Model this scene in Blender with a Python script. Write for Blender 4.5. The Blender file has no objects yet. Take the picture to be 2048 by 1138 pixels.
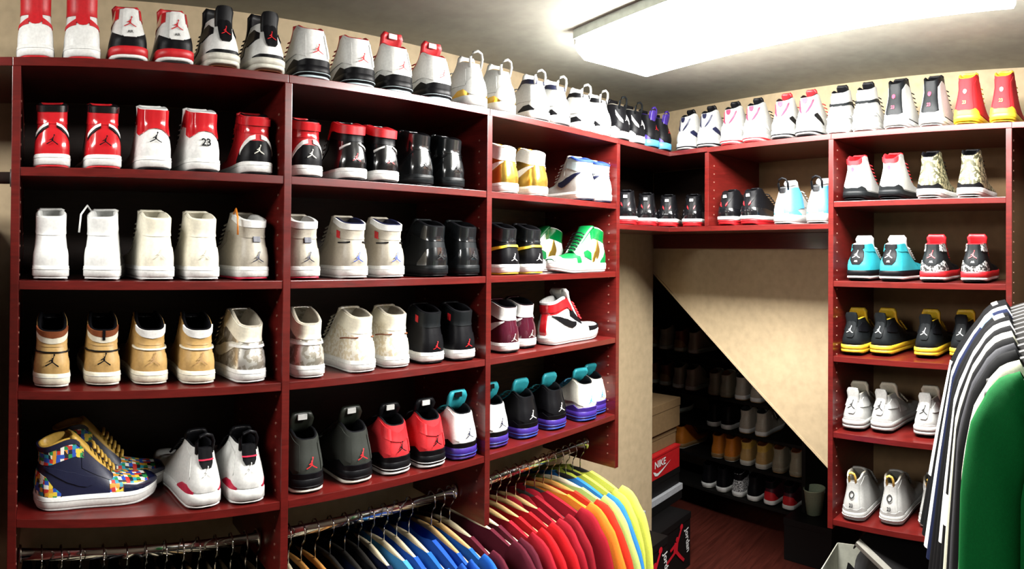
import bpy, bmesh, math, random
import numpy as np
from mathutils import Matrix, Vector, Euler
random.seed(4)
SC = bpy.context.scene
COL = SC.collection
# ---------------------------------------------------------------- camera, light, exposure
FX, CY, EYE = 1238.75, 487.85, 1.70
YAW, PITCH, ROLL = .8077, .0083, .0079
cd = bpy.data.cameras.new('camera')
cam = bpy.data.objects.new('camera', cd)
COL.objects.link(cam)
SC.camera = cam
cd.type = 'PANO'
cd.panorama_type = 'CENTRAL_CYLINDRICAL'      # the photograph is a swept phone panorama
cd.central_cylindrical_radius = 1.0
cd.central_cylindrical_range_u_min = -1024 / FX
cd.central_cylindrical_range_u_max = 1024 / FX
cd.central_cylindrical_range_v_min = -(1138 - CY) / FX
cd.central_cylindrical_range_v_max = CY / FX
cd.clip_start = .02
_f = Vector((-math.sin(YAW), math.cos(YAW), 0)); _r = Vector((math.cos(YAW), math.sin(YAW), 0)); _u = Vector((0, 0, 1))
_f2 = _f * math.cos(PITCH) + _u * math.sin(PITCH); _u2 = _u * math.cos(PITCH) - _f * math.sin(PITCH)
_r3 = _r * math.cos(ROLL) + _u2 * math.sin(ROLL); _u3 = _u2 * math.cos(ROLL) - _r * math.sin(ROLL)
cam.matrix_world = Matrix(((_r3.x, _u3.x, -_f2.x, 0), (_r3.y, _u3.y, -_f2.y, 0), (_r3.z, _u3.z, -_f2.z, EYE), (0, 0, 0, 1)))
w = bpy.data.worlds.new('world'); SC.world = w; w.use_nodes = True
w.node_tree.nodes['Background'].inputs[0].default_value = (1, .97, .9, 1)
w.node_tree.nodes['Background'].inputs[1].default_value = .0
LAMP = 46.0            # strength of the fluorescent lens
vs = SC.view_settings
vs.view_transform = 'Standard'; vs.look = 'None'; vs.gamma = 1; vs.use_curve_mapping = False
vs.exposure = 0.95
try: SC.cycles.use_denoising = True; SC.cycles.diffuse_bounces = 1
except Exception: pass

# ---------------------------------------------------------------- materials
MATS = {}
def mat(rgb, rough=.5, metal=0., coat=0., kind='plain', scale=60., spec=.5, rgb2=None, bump=.0, emit=0.):
    key = (tuple(rgb), rough, metal, coat, kind, scale, spec, tuple(rgb2) if rgb2 else None, bump, emit)
    if key in MATS: return MATS[key]
    m = bpy.data.materials.new(kind + '_material'); m.use_nodes = True
    nt = m.node_tree; b = nt.nodes['Principled BSDF']; L = nt.links.new
    b.inputs['Roughness'].default_value = rough; b.inputs['Metallic'].default_value = metal
    b.inputs['Coat Weight'].default_value = coat; b.inputs['Coat Roughness'].default_value = .12
    b.inputs['Specular IOR Level'].default_value = spec
    tc = nt.nodes.new('ShaderNodeTexCoord')
    def ramp(fac, stops, const=False):
        r = nt.nodes.new('ShaderNodeValToRGB')
        if const: r.color_ramp.interpolation = 'CONSTANT'
        el = r.color_ramp.elements
        while len(el) < len(stops): el.new(.5)
        for e, (p, c) in zip(el, stops): e.position = p; e.color = (*c, 1)
        L(fac, r.inputs[0]); return r.outputs[0]
    def noise(sc, det=3, vec=None, dist=0.):
        n = nt.nodes.new('ShaderNodeTexNoise'); n.inputs['Scale'].default_value = sc; n.inputs['Detail'].default_value = det
        n.inputs['Distortion'].default_value = dist
        L(vec or tc.outputs['Object'], n.inputs['Vector']); return n
    d = lambda k: tuple(min(1, c * k) for c in rgb)
    if kind in ('plain', 'leather', 'cloth', 'paint'):
        n = noise(scale)
        L(ramp(n.outputs['Fac'], [(.3, d(.9)), (.7, d(1.06))]), b.inputs['Base Color'])
    elif kind == 'wood':
        mp = nt.nodes.new('ShaderNodeMapping'); mp.inputs['Scale'].default_value = (1.2, 1.2, 9.)
        L(tc.outputs['Object'], mp.inputs['Vector'])
        n = noise(9, 6, mp.outputs[0], 1.5)
        L(ramp(n.outputs['Fac'], [(.25, d(.62)), (.55, d(1.)), (.8, d(1.3))]), b.inputs['Base Color'])
    elif kind == 'floor':
        mp = nt.nodes.new('ShaderNodeMapping'); mp.inputs['Scale'].default_value = (14., 1.1, 1.)
        L(tc.outputs['Object'], mp.inputs['Vector'])
        n = noise(4, 6, mp.outputs[0], .8)
        L(ramp(n.outputs['Fac'], [(.3, d(.6)), (.7, d(1.25))]), b.inputs['Base Color'])
    elif kind == 'spots':
        v = nt.nodes.new('ShaderNodeTexNoise'); v.inputs['Scale'].default_value = scale; v.inputs['Detail'].default_value = 2
        L(tc.outputs['Object'], v.inputs['Vector'])
        L(ramp(v.outputs['Fac'], [(0, rgb), (.5, rgb2)], True), b.inputs['Base Color'])
    elif kind == 'mosaic':
        v = nt.nodes.new('ShaderNodeTexVoronoi'); v.inputs['Scale'].default_value = scale; v.distance = 'CHEBYCHEV'; v.inputs['Randomness'].default_value = .35
        L(tc.outputs['Object'], v.inputs['Vector'])
        s = nt.nodes.new('ShaderNodeSeparateColor'); L(v.outputs['Color'], s.inputs[0])
        cols = [(.55, .03, .02), (.02, .08, .45), (.85, .83, .75), (.02, .25, .06), (.7, .3, .03), (.012, .012, .02), (.75, .55, .05), (.02, .3, .4)]
        L(ramp(s.outputs[0], [(i / 8, c) for i, c in enumerate(cols)], True), b.inputs['Base Color'])
    else:
        b.inputs['Base Color'].default_value = (*rgb, 1)
    if bump:
        bp = nt.nodes.new('ShaderNodeBump'); bp.inputs['Strength'].default_value = bump; bp.inputs['Distance'].default_value = .002
        L(noise(scale * 4).outputs['Fac'], bp.inputs['Height']); L(bp.outputs[0], b.inputs['Normal'])
    if emit:
        b.inputs['Emission Color'].default_value = (1, .985, .95, 1); b.inputs['Emission Strength'].default_value = emit
    MATS[key] = m
    return m

C = dict(S=(.46, .46, .44), W=(.76, .76, .73), CR=(.8, .75, .6), K=(.0045, .0045, .0055), R=(.55, .014, .02), DR=(.055, .006, .015), TAN=(.5, .31, .11),
         BRN=(.2, .055, .018), GOLD=(.62, .38, .07), SIL=(.72, .70, .66), GREY=(.40, .36, .29), NAVY=(.007, .009, .034), BLUE=(.03, .07, .38),
         TEAL=(.03, .36, .42), LB=(.09, .36, .60), YEL=(.78, .52, .03), GRN=(.0, .14, .03), OLV=(.014, .017, .012), PUR=(.045, .02, .22),
         ICE=(.45, .55, .58), PINK=(.55, .02, .06), ORG=(.65, .2, .02), GUM=(.35, .2, .08), DG=(.03, .03, .03), LG=(.62, .62, .6), SAND=(.26, .23, .16),
         KG=(.008, .0095, .0105), OG=(.6, .58, .5))
def shade(c, gloss=None):
    """colour code -> leather; 'M' suffix = metallic, 'P' = patent, 'C' = canvas/nubuck"""
    if not isinstance(c, str): return c
    if c == 'MOS': return mat((.5, .3, .1), .5, kind='mosaic', scale=110)
    if c == 'CEM': return mat((.03, .03, .03), .5, kind='spots', scale=130, rgb2=(.5, .5, .48))
    if c == 'CAMO': return mat((.06, .06, .03), .6, kind='spots', scale=85, rgb2=(.38, .34, .2))
    if c == 'SPK': return mat((.012, .012, .012), .5, kind='spots', scale=220, rgb2=(.7, .7, .7))
    if c == 'FLK': return mat((.8, .76, .66), .4, kind='spots', scale=110, rgb2=(.66, .58, .42))
    if c == 'FOIL': return mat((.78, .76, .7), .32, .75, kind='spots', scale=60, rgb2=(.5, .46, .38))
    if c.endswith('*'): return mat(C[c[:-1]], .28, .9, kind='leather', scale=40, bump=.15)
    if c.endswith('+'): return mat(C[c[:-1]], .18, coat=.8, kind='leather', scale=40)
    if c.endswith('-'): return mat(C[c[:-1]], .8, kind='cloth', scale=300, bump=.3)
    return mat(C[c], .42, kind='leather', scale=160, bump=.12, spec=.14 if c in ('K', 'KG', 'DG') else .5)

WOOD = mat((.105, .0075, .006), .3, coat=.35, kind='wood')
BEIGE = mat((.50, .385, .235), .75, kind='paint', scale=30)
CEIL = mat((.34, .335, .28), .85, kind='paint', scale=20)
CHROME = mat((.75, .75, .76), .12, 1., kind='flat')
MAPLE = mat((.62, .40, .17), .4, kind='wood')
PALE = mat((.72, .62, .42), .4, kind='wood')
HONEY = mat((.60, .28, .07), .4, kind='wood')

# ---------------------------------------------------------------- builders
def link(name, me, m, parent=None):
    o = bpy.data.objects.new(name, me); COL.objects.link(o)
    if m is not None and not me.materials: me.materials.append(m)
    if parent: o.parent = parent
    return o
def mesh(name, verts, faces, m, parent=None, smooth=True):
    me = bpy.data.meshes.new(name)
    me.from_pydata([tuple(map(float, v)) for v in verts], [], faces)
    if smooth: me.polygons.foreach_set('use_smooth', [True] * len(me.polygons))
    me.update()
    return link(name, me, m, parent)
def thing(name, label, cat, loc=(0, 0, 0), rz=0, group=None):
    o = bpy.data.objects.new(name, None); COL.objects.link(o); o.empty_display_size = .05
    o.location = loc; o.rotation_euler = (0, 0, rz); o['label'] = label; o['category'] = cat
    if group: o['group'] = group
    return o
class MB:
    def __init__(s): s.v = []; s.f = []
    def add(s, v, f):
        n = len(s.v); s.v += [tuple(map(float, p)) for p in v]; s.f += [tuple(n + i for i in q) for q in f]; return s
    def box(s, x0, x1, y0, y1, z0, z1):
        v = [(x, y, z) for x in (x0, x1) for y in (y0, y1) for z in (z0, z1)]
        return s.add(v, [(0, 1, 3, 2), (4, 6, 7, 5), (0, 4, 5, 1), (2, 3, 7, 6), (0, 2, 6, 4), (1, 5, 7, 3)])
    def prism(s, poly, z0, z1):
        n = len(poly); v = [(x, y, z0) for x, y in poly] + [(x, y, z1) for x, y in poly]
        a = sum(poly[i][0] * poly[(i + 1) % n][1] - poly[(i + 1) % n][0] * poly[i][1] for i in range(n))
        f = [tuple(range(n - 1, -1, -1)), tuple(range(n, 2 * n))] + [(i, (i + 1) % n, n + (i + 1) % n, n + i) for i in range(n)]
        if a < 0: f = [q[::-1] for q in f]
        return s.add(v, f)
    def tube(s, pts, r, n=8, closed=False, ry=None):
        P = [Vector(p) for p in pts]; m = len(P); R = r if isinstance(r, (list, tuple)) else [r] * m; v = []; f = []
        ref = Vector((0, 0, 1))
        for i, p in enumerate(P):
            a = P[(i - 1) % m] if (closed or i > 0) else p; b = P[(i + 1) % m] if (closed or i < m - 1) else p
            t = (b - a).normalized()
            q = ref if abs(t.dot(ref)) < .95 else Vector((1, 0, 0))
            u = t.cross(q).normalized(); w_ = u.cross(t)
            for k in range(n):
                an = 2 * math.pi * k / n
                v.append(p + u * math.cos(an) * R[i] + w_ * math.sin(an) * (R[i] if ry is None else ry))
        for i in range(m if closed else m - 1):
            for k in range(n):
                j = (i + 1) % m
                f.append((i * n + k, i * n + (k + 1) % n, j * n + (k + 1) % n, j * n + k))
        if not closed: f += [tuple(range(n - 1, -1, -1)), tuple((m - 1) * n + k for k in range(n))]
        return s.add(v, f)
    def build(s, name, m, parent=None, smooth=False, bevel=0.):
        o = mesh(name, s.v, s.f, m, parent, smooth)
        if bevel:
            bm = bmesh.new(); bm.from_mesh(o.data)
            bmesh.ops.bevel(bm, geom=bm.edges[:], offset=bevel, segments=2, affect='EDGES', profile=.6)
            bm.to_mesh(o.data); bm.free()
        return o
def grid(P, closed=False, flip=False):
    """P[n,m,3] -> verts, quads"""
    n, m = P.shape[:2]; f = []
    for i in range(n if closed else n - 1):
        j = (i + 1) % n
        for k in range(m - 1):
            q = (i * m + k, j * m + k, j * m + k + 1, i * m + k + 1)
            f.append(q[::-1] if flip else q)
    return list(P.reshape(-1, 3)), f
def sm(x, a, b):
    t = np.clip((np.asarray(x, float) - a) / (b - a), 0, 1); return t * t * (3 - 2 * t)

# leaping figure with a raised ball: convex pieces in a 2 x 1.6 frame, origin between the feet
def disc(x, y, r, n=9): return [(x + r * math.cos(2 * math.pi * i / n), y + r * math.sin(2 * math.pi * i / n)) for i in range(n)]
FIGURE = [disc(.36, 1.58, .115), disc(.03, 1.06, .10),
          [(-.02, .80), (.12, .76), (.37, 1.40), (.27, 1.46)], [(-.15, .90), (.14, .86), (.16, .46), (-.16, .48)],
          [(-.16, .50), (.02, .46), (-.44, .20), (-.56, .28)], [(-.56, .28), (-.44, .20), (-.88, -.02), (-.96, .07)],
          [(.0, .46), (.16, .52), (.56, .24), (.44, .16)], [(.44, .16), (.56, .24), (.92, .02), (.84, -.07)],
          [(-.14, .90), (-.12, .74), (-.46, .60), (-.52, .70)]]
def _fat(p, k=1.22):
    cx = sum(q[0] for q in p) / len(p); cy = sum(q[1] for q in p) / len(p)
    return [(cx + (x - cx) * k, cy + (y - cy) * k) for x, y in p]
FIGURE = [_fat(p) for p in FIGURE]
def glyphs(txt, h):
    cu = bpy.data.curves.new('lettering', 'FONT'); cu.body = txt; cu.size = h; cu.align_x = 'CENTER'; cu.resolution_u = 2; cu.offset = h * .022
    o = bpy.data.objects.new('lettering', cu); me = bpy.data.meshes.new_from_object(o)
    v = [(p.co.x, p.co.y) for p in me.vertices]; f = [tuple(p.vertices) for p in me.polygons]
    bpy.data.objects.remove(o); bpy.data.curves.remove(cu); bpy.data.meshes.remove(me)
    return v, f
GL = {}
def text2d(txt, h):
    if (txt, h) not in GL: GL[(txt, h)] = glyphs(txt, h)
    return GL[(txt, h)]
# ---------------------------------------------------------------- sneakers
# kinds: sole height, heel height, collar-peak height, y of the peak, half width, heel profile (scale, y offset), tongue tip height and width
PV = [0, .2, .45, .7, 1]
KIND = dict(
    hi=dict(zs=.031, Hh=.138, Hp=.156, yc=.088, rise=.075, wb=.041, sc=[1, .99, .91, .85, .86], yo=[0, -.002, .003, .009, .005], zt=.163, wtg=.034, Hv=.068),
    m5=dict(zs=.034, Hh=.126, Hp=.143, yc=.075, rise=.05, wb=.044, sc=[1, 1.0, .95, .87, .80], yo=[0, -.004, -.001, .006, .012], zt=.172, wtg=.036, Hv=.072),
    m6=dict(zs=.034, Hh=.134, Hp=.142, yc=.070, rise=.05, wb=.044, sc=[1, .98, .88, .76, .67], yo=[0, -.004, .0, .008, .014], zt=.165, wtg=.030, Hv=.070),
    m4=dict(zs=.034, Hh=.122, Hp=.126, yc=.075, rise=.06, wb=.043, sc=[1, .97, .84, .69, .58], yo=[0, -.004, .0, .008, .014], zt=.160, wtg=.036, Hv=.068),
    m3=dict(zs=.034, Hh=.124, Hp=.128, yc=.075, rise=.06, wb=.044, sc=[1, .98, .88, .75, .66], yo=[0, -.004, .0, .008, .012], zt=.150, wtg=.036, Hv=.066),
    m7=dict(zs=.034, Hh=.142, Hp=.160, yc=.062, rise=.045, wb=.044, sc=[1, .98, .86, .76, .74], yo=[0, -.004, .0, .008, .010], zt=.182, wtg=.022, Hv=.070),
    lo=dict(zs=.032, Hh=.136, Hp=.158, yc=.070, rise=.035, wb=.043, sc=[1, .94, .78, .69, .74], yo=[0, -.003, .002, .008, .006], zt=.166, wtg=.028, Hv=.070),
)
LEN = .293
class Last:
    """the surface of one upper: S(a, v), a = arc length from the heel centre, v = 0 at the sole .. 1 at the collar"""
    def __init__(s, k, wf=.0465):
        s.k = k; L = LEN; wb = k['wb']; s.wf = wf
        c = [(0, 0), (.0, .012), (.004, .026), (.016, .0385), (.034, .0415), (.06, .042), (.10, .0405), (.14, .0425), (.18, .0465), (.205, .0475), (.235, .0455), (.258, .0375), (.277, .026), (.288, .013), (L, 0)]
        xs = [p[1] * (wb / .042 if p[0] < .12 else wf / .0475) for p in c]; ys = [p[0] for p in c]
        # Catmull-Rom through the points
        P = np.array(list(zip(xs, ys))); P = np.vstack([[-P[1][0], P[1][1]], P, [-P[-2][0], P[-2][1]]]); out = []
        for i in range(1, len(P) - 2):
            for t in np.linspace(0, 1, 6)[:-1]:
                out.append(.5 * (2 * P[i] + (P[i + 1] - P[i - 1]) * t + (2 * P[i - 1] - 5 * P[i] + 4 * P[i + 1] - P[i + 2]) * t * t + (3 * P[i] - P[i - 1] - 3 * P[i + 1] + P[i + 2]) * t ** 3))
        out.append(P[-2]); s.out = np.array(out); s.out[:, 0] = np.maximum(s.out[:, 0], 0); s.out[0] = (0, 0); s.out[-1] = (0, L)
        s.yv = .178
        q = s.out * np.array([.955, 1]) + np.array([0, .0025]); q[:, 1] = np.minimum(q[:, 1], L - .004)
        s.bx, s.by = q[:, 0], q[:, 1]
        s.A = np.concatenate([[0], np.cumsum(np.hypot(np.diff(s.bx), np.diff(s.by)))])
        i = np.argmax(s.by > s.yv); s.amax = float(np.interp(s.yv, s.by[:i + 1], s.A[:i + 1]))
    def spring(s, y): return .012 * sm(y, .20, LEN + .01) ** 1.5
    def H(s, y):
        k = s.k; y = np.asarray(y, float)
        h = k['Hh'] + (k['Hp'] - k['Hh']) * sm(y, 0, k['rise']) ** .8
        t = np.clip((y - k['yc']) / (s.yv - k['yc']), 0, 1)
        return h + (k['Hv'] - k['Hp']) * (t ** .9)
    def hw(s, y): 
        i = len(s.by) // 2
        return np.interp(y, s.by, s.bx)
    def S(s, a, v):
        k = s.k; a = np.asarray(a, float); v = np.asarray(v, float); a, v = np.broadcast_arrays(a, v)
        sg = np.sign(a); aa = np.abs(a); bx = np.interp(aa, s.A, s.bx); by = np.interp(aa, s.A, s.by)
        kf = sm(by, .035, .095); pv = np.interp(v, PV, k['sc'])
        tx = np.interp(by, [k['yc'], s.yv], [.026, .017])
        rf = 1 - (1 - tx / np.maximum(bx, .02)) * np.clip(v, 0, 1.2) ** 1.7
        x = sg * bx * (pv * (1 - kf) + rf * kf)
        y = by + np.interp(v, PV, k['yo']) * (1 - sm(by, 0, .09))
        z = k['zs'] + v * (s.H(by) - k['zs']) + s.spring(by)
        return np.stack([x, y, z], -1)
    def N(s, a, v):
        e = 6e-4
        d1 = s.S(a + e, v) - s.S(a - e, v); d2 = s.S(a, v + .01) - s.S(a, v - .01)
        n = np.cross(d1, d2); return n / np.maximum(np.linalg.norm(n, axis=-1, keepdims=True), 1e-12)
    def O(s, a, v, off): return s.S(a, v) + s.N(a, v) * off
    def V(s, y, ph, off=0.):
        y, ph = np.broadcast_arrays(np.asarray(y, float), np.asarray(ph, float))
        h = np.interp(y, [.15, s.yv, .205, .235, .258, .275, .285, LEN], np.array([s.k['Hv'] + .001, s.k['Hv'] - .001, .061, .0555, .051, .0455, .038, .032]) - s.k['zs'])
        h = np.maximum(h, .004) + off; c = np.cos(ph); x = (np.interp(y, s.by, s.bx) + off) * np.sign(c) * np.abs(c) ** .72
        z = s.k['zs'] + h * np.abs(np.sin(ph)) ** .85 + s.spring(y)
        return np.stack([x, y + off * .6 * sm(y, .24, LEN), z], -1)
def patch_mesh(L, ctrl, mode, off=.0016, nv=6, step=.0045):
    """overlay panel cut on the last: ctrl = [(a, v_low, v_high)...]; mode C = across the heel, R / L = one side only"""
    ca = np.array([c[0] for c in ctrl], float); n = max(3, int((ca[-1] - ca[0]) / step) + 2)
    a = np.linspace(ca[0], min(ca[-1], L.amax), n); a = np.unique(np.concatenate([a, ca[ca <= L.amax]]))
    lo = np.interp(a, ca, [c[1] for c in ctrl]); hi = np.interp(a, ca, [c[2] for c in ctrl])
    if mode == 'C': a = np.concatenate([-a[::-1][:-1], a]); lo = np.concatenate([lo[::-1][:-1], lo]); hi = np.concatenate([hi[::-1][:-1], hi])
    elif mode == 'L': a = -a[::-1]; lo = lo[::-1]; hi = hi[::-1]
    t = np.linspace(0, 1, nv); vv = lo[:, None] + (hi - lo)[:, None] * t; aa = np.repeat(a[:, None], nv, 1)
    top = L.O(aa, vv, off); v, f = grid(top)
    m = MB().add(v, f); bot = L.O(aa, vv, -.0006)
    for e in (np.stack([bot[:, 0], top[:, 0]], 1), np.stack([top[:, -1], bot[:, -1]], 1), np.stack([top[0], bot[0]], 1), np.stack([bot[-1], top[-1]], 1)):
        m.add(*grid(e))
    return m
def decal(L, pieces, z0, a0=0., sz=.02, off=.0048):
    """flat mark laid on the heel"""
    H0 = L.k['Hh']; zs = L.k['zs']; m = MB()
    for i_, poly in enumerate(pieces):
        p = np.array(poly) * sz; a = a0 + p[:, 0]; by = np.interp(np.abs(a), L.A, L.by)
        v = (z0 + p[:, 1] - zs) / (L.H(by) - zs); q = L.O(a, v, off + .00012 * i_)
        if np.cross(q[1] - q[0], q[2] - q[0])[1] > 0: q = q[::-1]
        m.add(q, [tuple(range(len(q)))])
    return m
def decal_text(L, txt, h, z0, a0=0., off=.0048):
    v2, f = text2d(txt, h); p = np.array(v2); a = a0 + p[:, 0]; by = np.interp(np.abs(a), L.A, L.by)
    v = (z0 + p[:, 1] - L.k['zs']) / (L.H(by) - L.k['zs']); return MB().add(L.O(a, v, off), f)
def sole_ring(L, z0, z1, out, bev=0., top=True):
    """one layer of a sole: outline extruded with rounded edges"""
    h = L.out[::2]; h = np.vstack([h, L.out[-1:]]) if not np.allclose(h[-1], L.out[-1]) else h
    o = np.vstack([h, (h * [-1, 1])[::-1][1:-1]]); n = len(o)
    c = np.array([0, .13]); r = .003
    lev = [(z0, -r - bev * .6), (z0 + min(r, (z1 - z0) * .3), 0), (z1 - min(r * .7, (z1 - z0) * .3), 0), (z1, -r * .7)]
    P = np.zeros((n, len(lev), 3))
    nx = o - np.roll(o, 1, 0); nx2 = np.roll(o, -1, 0) - o; t = nx + nx2; nn = np.stack([t[:, 1], -t[:, 0]], 1); nn /= np.maximum(np.linalg.norm(nn, axis=1, keepdims=True), 1e-9)
    for j, (z, d) in enumerate(lev):
        q = o + nn * (out + d); P[:, j, :2] = q
        lift = bev * (1 - sm(o[:, 1], 0, .03)) * (1 if j == 0 else .45 if j == 1 else 0)
        P[:, j, 2] = z + L.spring(o[:, 1]) * 1.0 + lift
    v, f = grid(P, closed=True)
    m = MB().add(v, f); m.add(P[:, -1], [tuple(range(n))]); m.add(P[:, 0], [tuple(range(n - 1, -1, -1))]); return m

SWOOSH = [(.030, .585, .61), (.045, .50, .575), (.065, .385, .52), (.09, .26, .44), (.115, .19, .40), (.135, .19, .42), (.15, .27, .46), (.158, .36, .50)]
def build_shoe(name, st, lite=False):
    """parts under an Empty; st is a style dictionary"""
    k = dict(KIND[st['k']]); k.update(st.get('prm', {})); L = Last(k); kind = st['k']
    root = bpy.data.objects.new(name, None); root.empty_display_size = .05
    COL.objects.link(root)
    up = shade(st['up']); g = lambda key, d: shade(st.get(key, d))
    # upper: quarters and heel
    na = 45; a = np.linspace(-1, 1, na); a = np.sign(a) * np.abs(a) ** 1.25 * L.amax
    v = np.linspace(0, 1, 11); P = L.S(a[:, None], v[None]); vv, f = grid(P)
    mb = MB().add(vv, f)
    mb.build('upper', up, root, True)
    # lining: rim roll and inner wall
    rim = L.O(a, np.ones(na), -.0035) + np.array([0, 0, .0028]); pr = [L.S(a, np.ones(na)), rim]
    for t in (1., .8, .55, .3, .12): pr.append(L.O(a, np.full(na, t), -.0075))
    lin = MB().add(*grid(np.stack(pr, 1)))
    fl = L.O(a, np.full(na, .12), -.007); lin.add(fl, [tuple(range(na))])
    lin.build('collar_lining', g('lin', 'K'), root, True)
    # vamp
    y = np.concatenate([np.linspace(.166, .262, 7), [.272, .280, .285, .2885]]); ph = np.linspace(0, math.pi, 13)
    V = L.V(y[:, None], ph[None]); vm = MB().add(*grid(V, flip=True)); vm.add(V[-1], [tuple(range(len(ph)))])
    vm.build('toe_box', g('toe', st['up']), root, True)
    if 'guard' in st:
        gm = MB(); ph2 = np.linspace(0, .55, 4)
        for e in (ph2, math.pi - ph2[::-1]): gm.add(*grid(L.V(y[2:, None], e[None], .0016), flip=True))
        gm.add(*grid(L.V(y[6:, None], ph[None], .0016), flip=True)); gm.build('toe_cap', shade(st['guard']), root, True)
    # tongue
    n = 9; t = np.linspace(0, 1, n); yt = k['yc'] - .002 - .1 * max(0, k['zt'] - k['Hp'])
    yt = k['yc'] + .004; u_ = [0, .55, .8, 1.]
    py = np.interp(t, u_, [L.yv + .004, k['yc'] + .020, yt + .002, yt - .004]); pz = np.interp(t, u_, [k['Hv'] + .003, k['Hp'] - .008, (k['Hp'] + k['zt']) / 2, k['zt']]); pw = .019 + (k['wtg'] - .019) * t ** .8
    pw[-1] *= .72; T = []
    for i in range(n):
        ring = []
        for q in np.linspace(-1, 1, 7): ring.append((pw[i] * q, py[i] + .004 * q * q * 0 + .010 * q * q * (1 - .3 * t[i]) * -1 * .8, pz[i] - .006 * q * q * (1 - t[i])))
        for q in np.linspace(1, -1, 7): ring.append((pw[i] * q * .94, py[i] - .007 - .008 * q * q, pz[i] - .004 - .006 * q * q * (1 - t[i])))
        T.append(ring)
    T = np.array(T); n2 = T.shape[1]; v_, f_ = list(T.reshape(-1, 3)), []
    for i in range(n - 1):
        for j in range(n2): f_.append((i * n2 + j, i * n2 + (j + 1) % n2, (i + 1) * n2 + (j + 1) % n2, (i + 1) * n2 + j))
    f_.append(tuple((n - 1) * n2 + j for j in range(n2)))
    tg = MB().add(v_, f_).build('tongue', g('ton', st['up']), root, True)
    if 'label' in st:
        zl, yl = k['zt'] - .005, yt - .015
        MB().box(-.013, .013, yl - .001, yl + .003, zl - .014, zl).build('tongue_label', shade(st['label']), tg, bevel=.0012)
    # laces
    lc = MB()
    for i in range(6):
        u = .06 + .13 * i; yy = L.yv + .006 + (k['yc'] + .018 - L.yv) * u; zz = k['Hv'] + .007 + (k['Hp'] - .004 - k['Hv']) * u; ww = .021 + .006 * u
        lc.tube([(-ww, yy, zz - .005), (-ww * .6, yy + .002, zz + .001), (0, yy + .003, zz + .003), (ww * .6, yy + .002, zz + .001), (ww, yy, zz - .005)], .0042, 5, ry=.002)
    lc.build('laces', g('lace', st.get('ton', st['up'])), root, True)
    if st.get('loose'):
        MB().tube([(-.028, k['yc'] - .01, k['Hp'] - .004), (-.036, .045, k['Hp'] + .012), (-.046, .015, k['Hp'] - .01), (-.049, .008, k['Hp'] - .05)], .0024, 6).build('lace_end', shade(st['loose']), root, True)
    # soles
    for i, (nm, z0, z1, c, o_, bev) in enumerate(st['sole']):
        sole_ring(L, z0, z1, o_, bev).build(nm, shade(c), root, True)
    # overlay panels
    for p in st.get('pan', []):
        nm, c, mode, ctrl = p[:4]; off = p[4] if len(p) > 4 else .0016
        for md in (('R', 'L') if mode == 'M' else (mode,)): patch_mesh(L, ctrl, md, off).build(nm, shade(c), root, True)
    for e in st.get('em', []):
        if e[0] == 'fig': decal(L, FIGURE, e[2], e[4] if len(e) > 4 else 0., e[3]).build('emblem', shade(e[1]), root)
        elif e[0] == 'dot': decal(L, [disc(0, 0, 1, 14)], e[2], 0., e[3], .005).build('emblem', shade(e[1]), root)
        elif e[0] == 'ring':
            m = MB(); o1 = disc(0, 0, 1, 16); o2 = disc(0, 0, .68, 16)
            q = [[o1[i], o1[(i + 1) % 16], o2[(i + 1) % 16], o2[i]] for i in range(16)]
            decal(L, q, e[2], 0., e[3], .005).build('emblem', shade(e[1]), root)
        elif e[0] == 'txt': decal_text(L, e[4], e[3], e[2]).build('lettering', shade(e[1]), root)
    if 'loop' in st:          # pull loop on the heel
        c_, r0, dz = st['loop']; h = k['Hh']; y0 = k['yo'][-1] + .006
        m = MB().tube([(-r0, y0, h - .012), (-r0 * 1.1, y0 - .006, h + dz * .45), (-r0 * .75, y0 - .010, h + dz * .85), (0, y0 - .012, h + dz), (r0 * .75, y0 - .010, h + dz * .85), (r0 * 1.1, y0 - .006, h + dz * .45), (r0, y0, h - .012)], .0042, 7)
        m.build('pull_loop', shade(c_), root, True)
    if 'tab' in st:           # stiff heel tab standing above the collar
        c_, w0, w1, dz = st['tab']; h = k['Hh']; y0 = k['yo'][-1]
        P = []
        for zz, ww, oy in ((h - .02, w0, .0), (h - .002, w0 * .98, -.001), (h + dz * .6, w1, -.005), (h + dz, w1 * .8, -.006)):
            P.append([(x * ww, y0 + oy + .004 * x * x + d, zz - (.002 * x * x)) for d, sgn in ((-.002, 1), (.006, -1)) for x in np.linspace(-1, 1, 7) * sgn])
        P = np.array(P).transpose(1, 0, 2); m = MB(); m.add(*grid(P, closed=True)); m.add(P[:, -1], [tuple(range(len(P)))]); m.build('heel_tab', shade(c_), root, True)
    if 'strap' in st:         # ankle strap round the collar
        c_, v0, v1 = st['strap']
        patch_mesh(L, [(0, v0, v1), (.06, v0 + .01, v1 + .01), (.115, v0 + .02, v1 + .03), (.135, v0 + .06, v1)], 'C', .0055).build('ankle_strap', shade(c_), root, True)
    return root
def kids(o): return [c for c in bpy.data.objects if c.parent == o]
def copy_shoe(src, name):
    r = src.copy(); COL.objects.link(r)
    for ch in CH[src.name]:
        c = ch.copy(); c.parent = r; COL.objects.link(c)
        for g_ in ch.children:
            d = g_.copy(); d.parent = c; COL.objects.link(d)
    return r
CH = {}
COUNTER = [(0, 0, .47), (.022, 0, .46), (.04, 0, .40), (.06, 0, .2), (.078, 0, .06)]
COLLAR = [(0, .63, .985), (.05, .63, .985), (.09, .66, .985), (.115, .70, .985), (.13, .78, .985)]
EYE_ = [(.125, .55, .97), (.16, .55, .97), (.205, .6, .96)]
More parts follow.
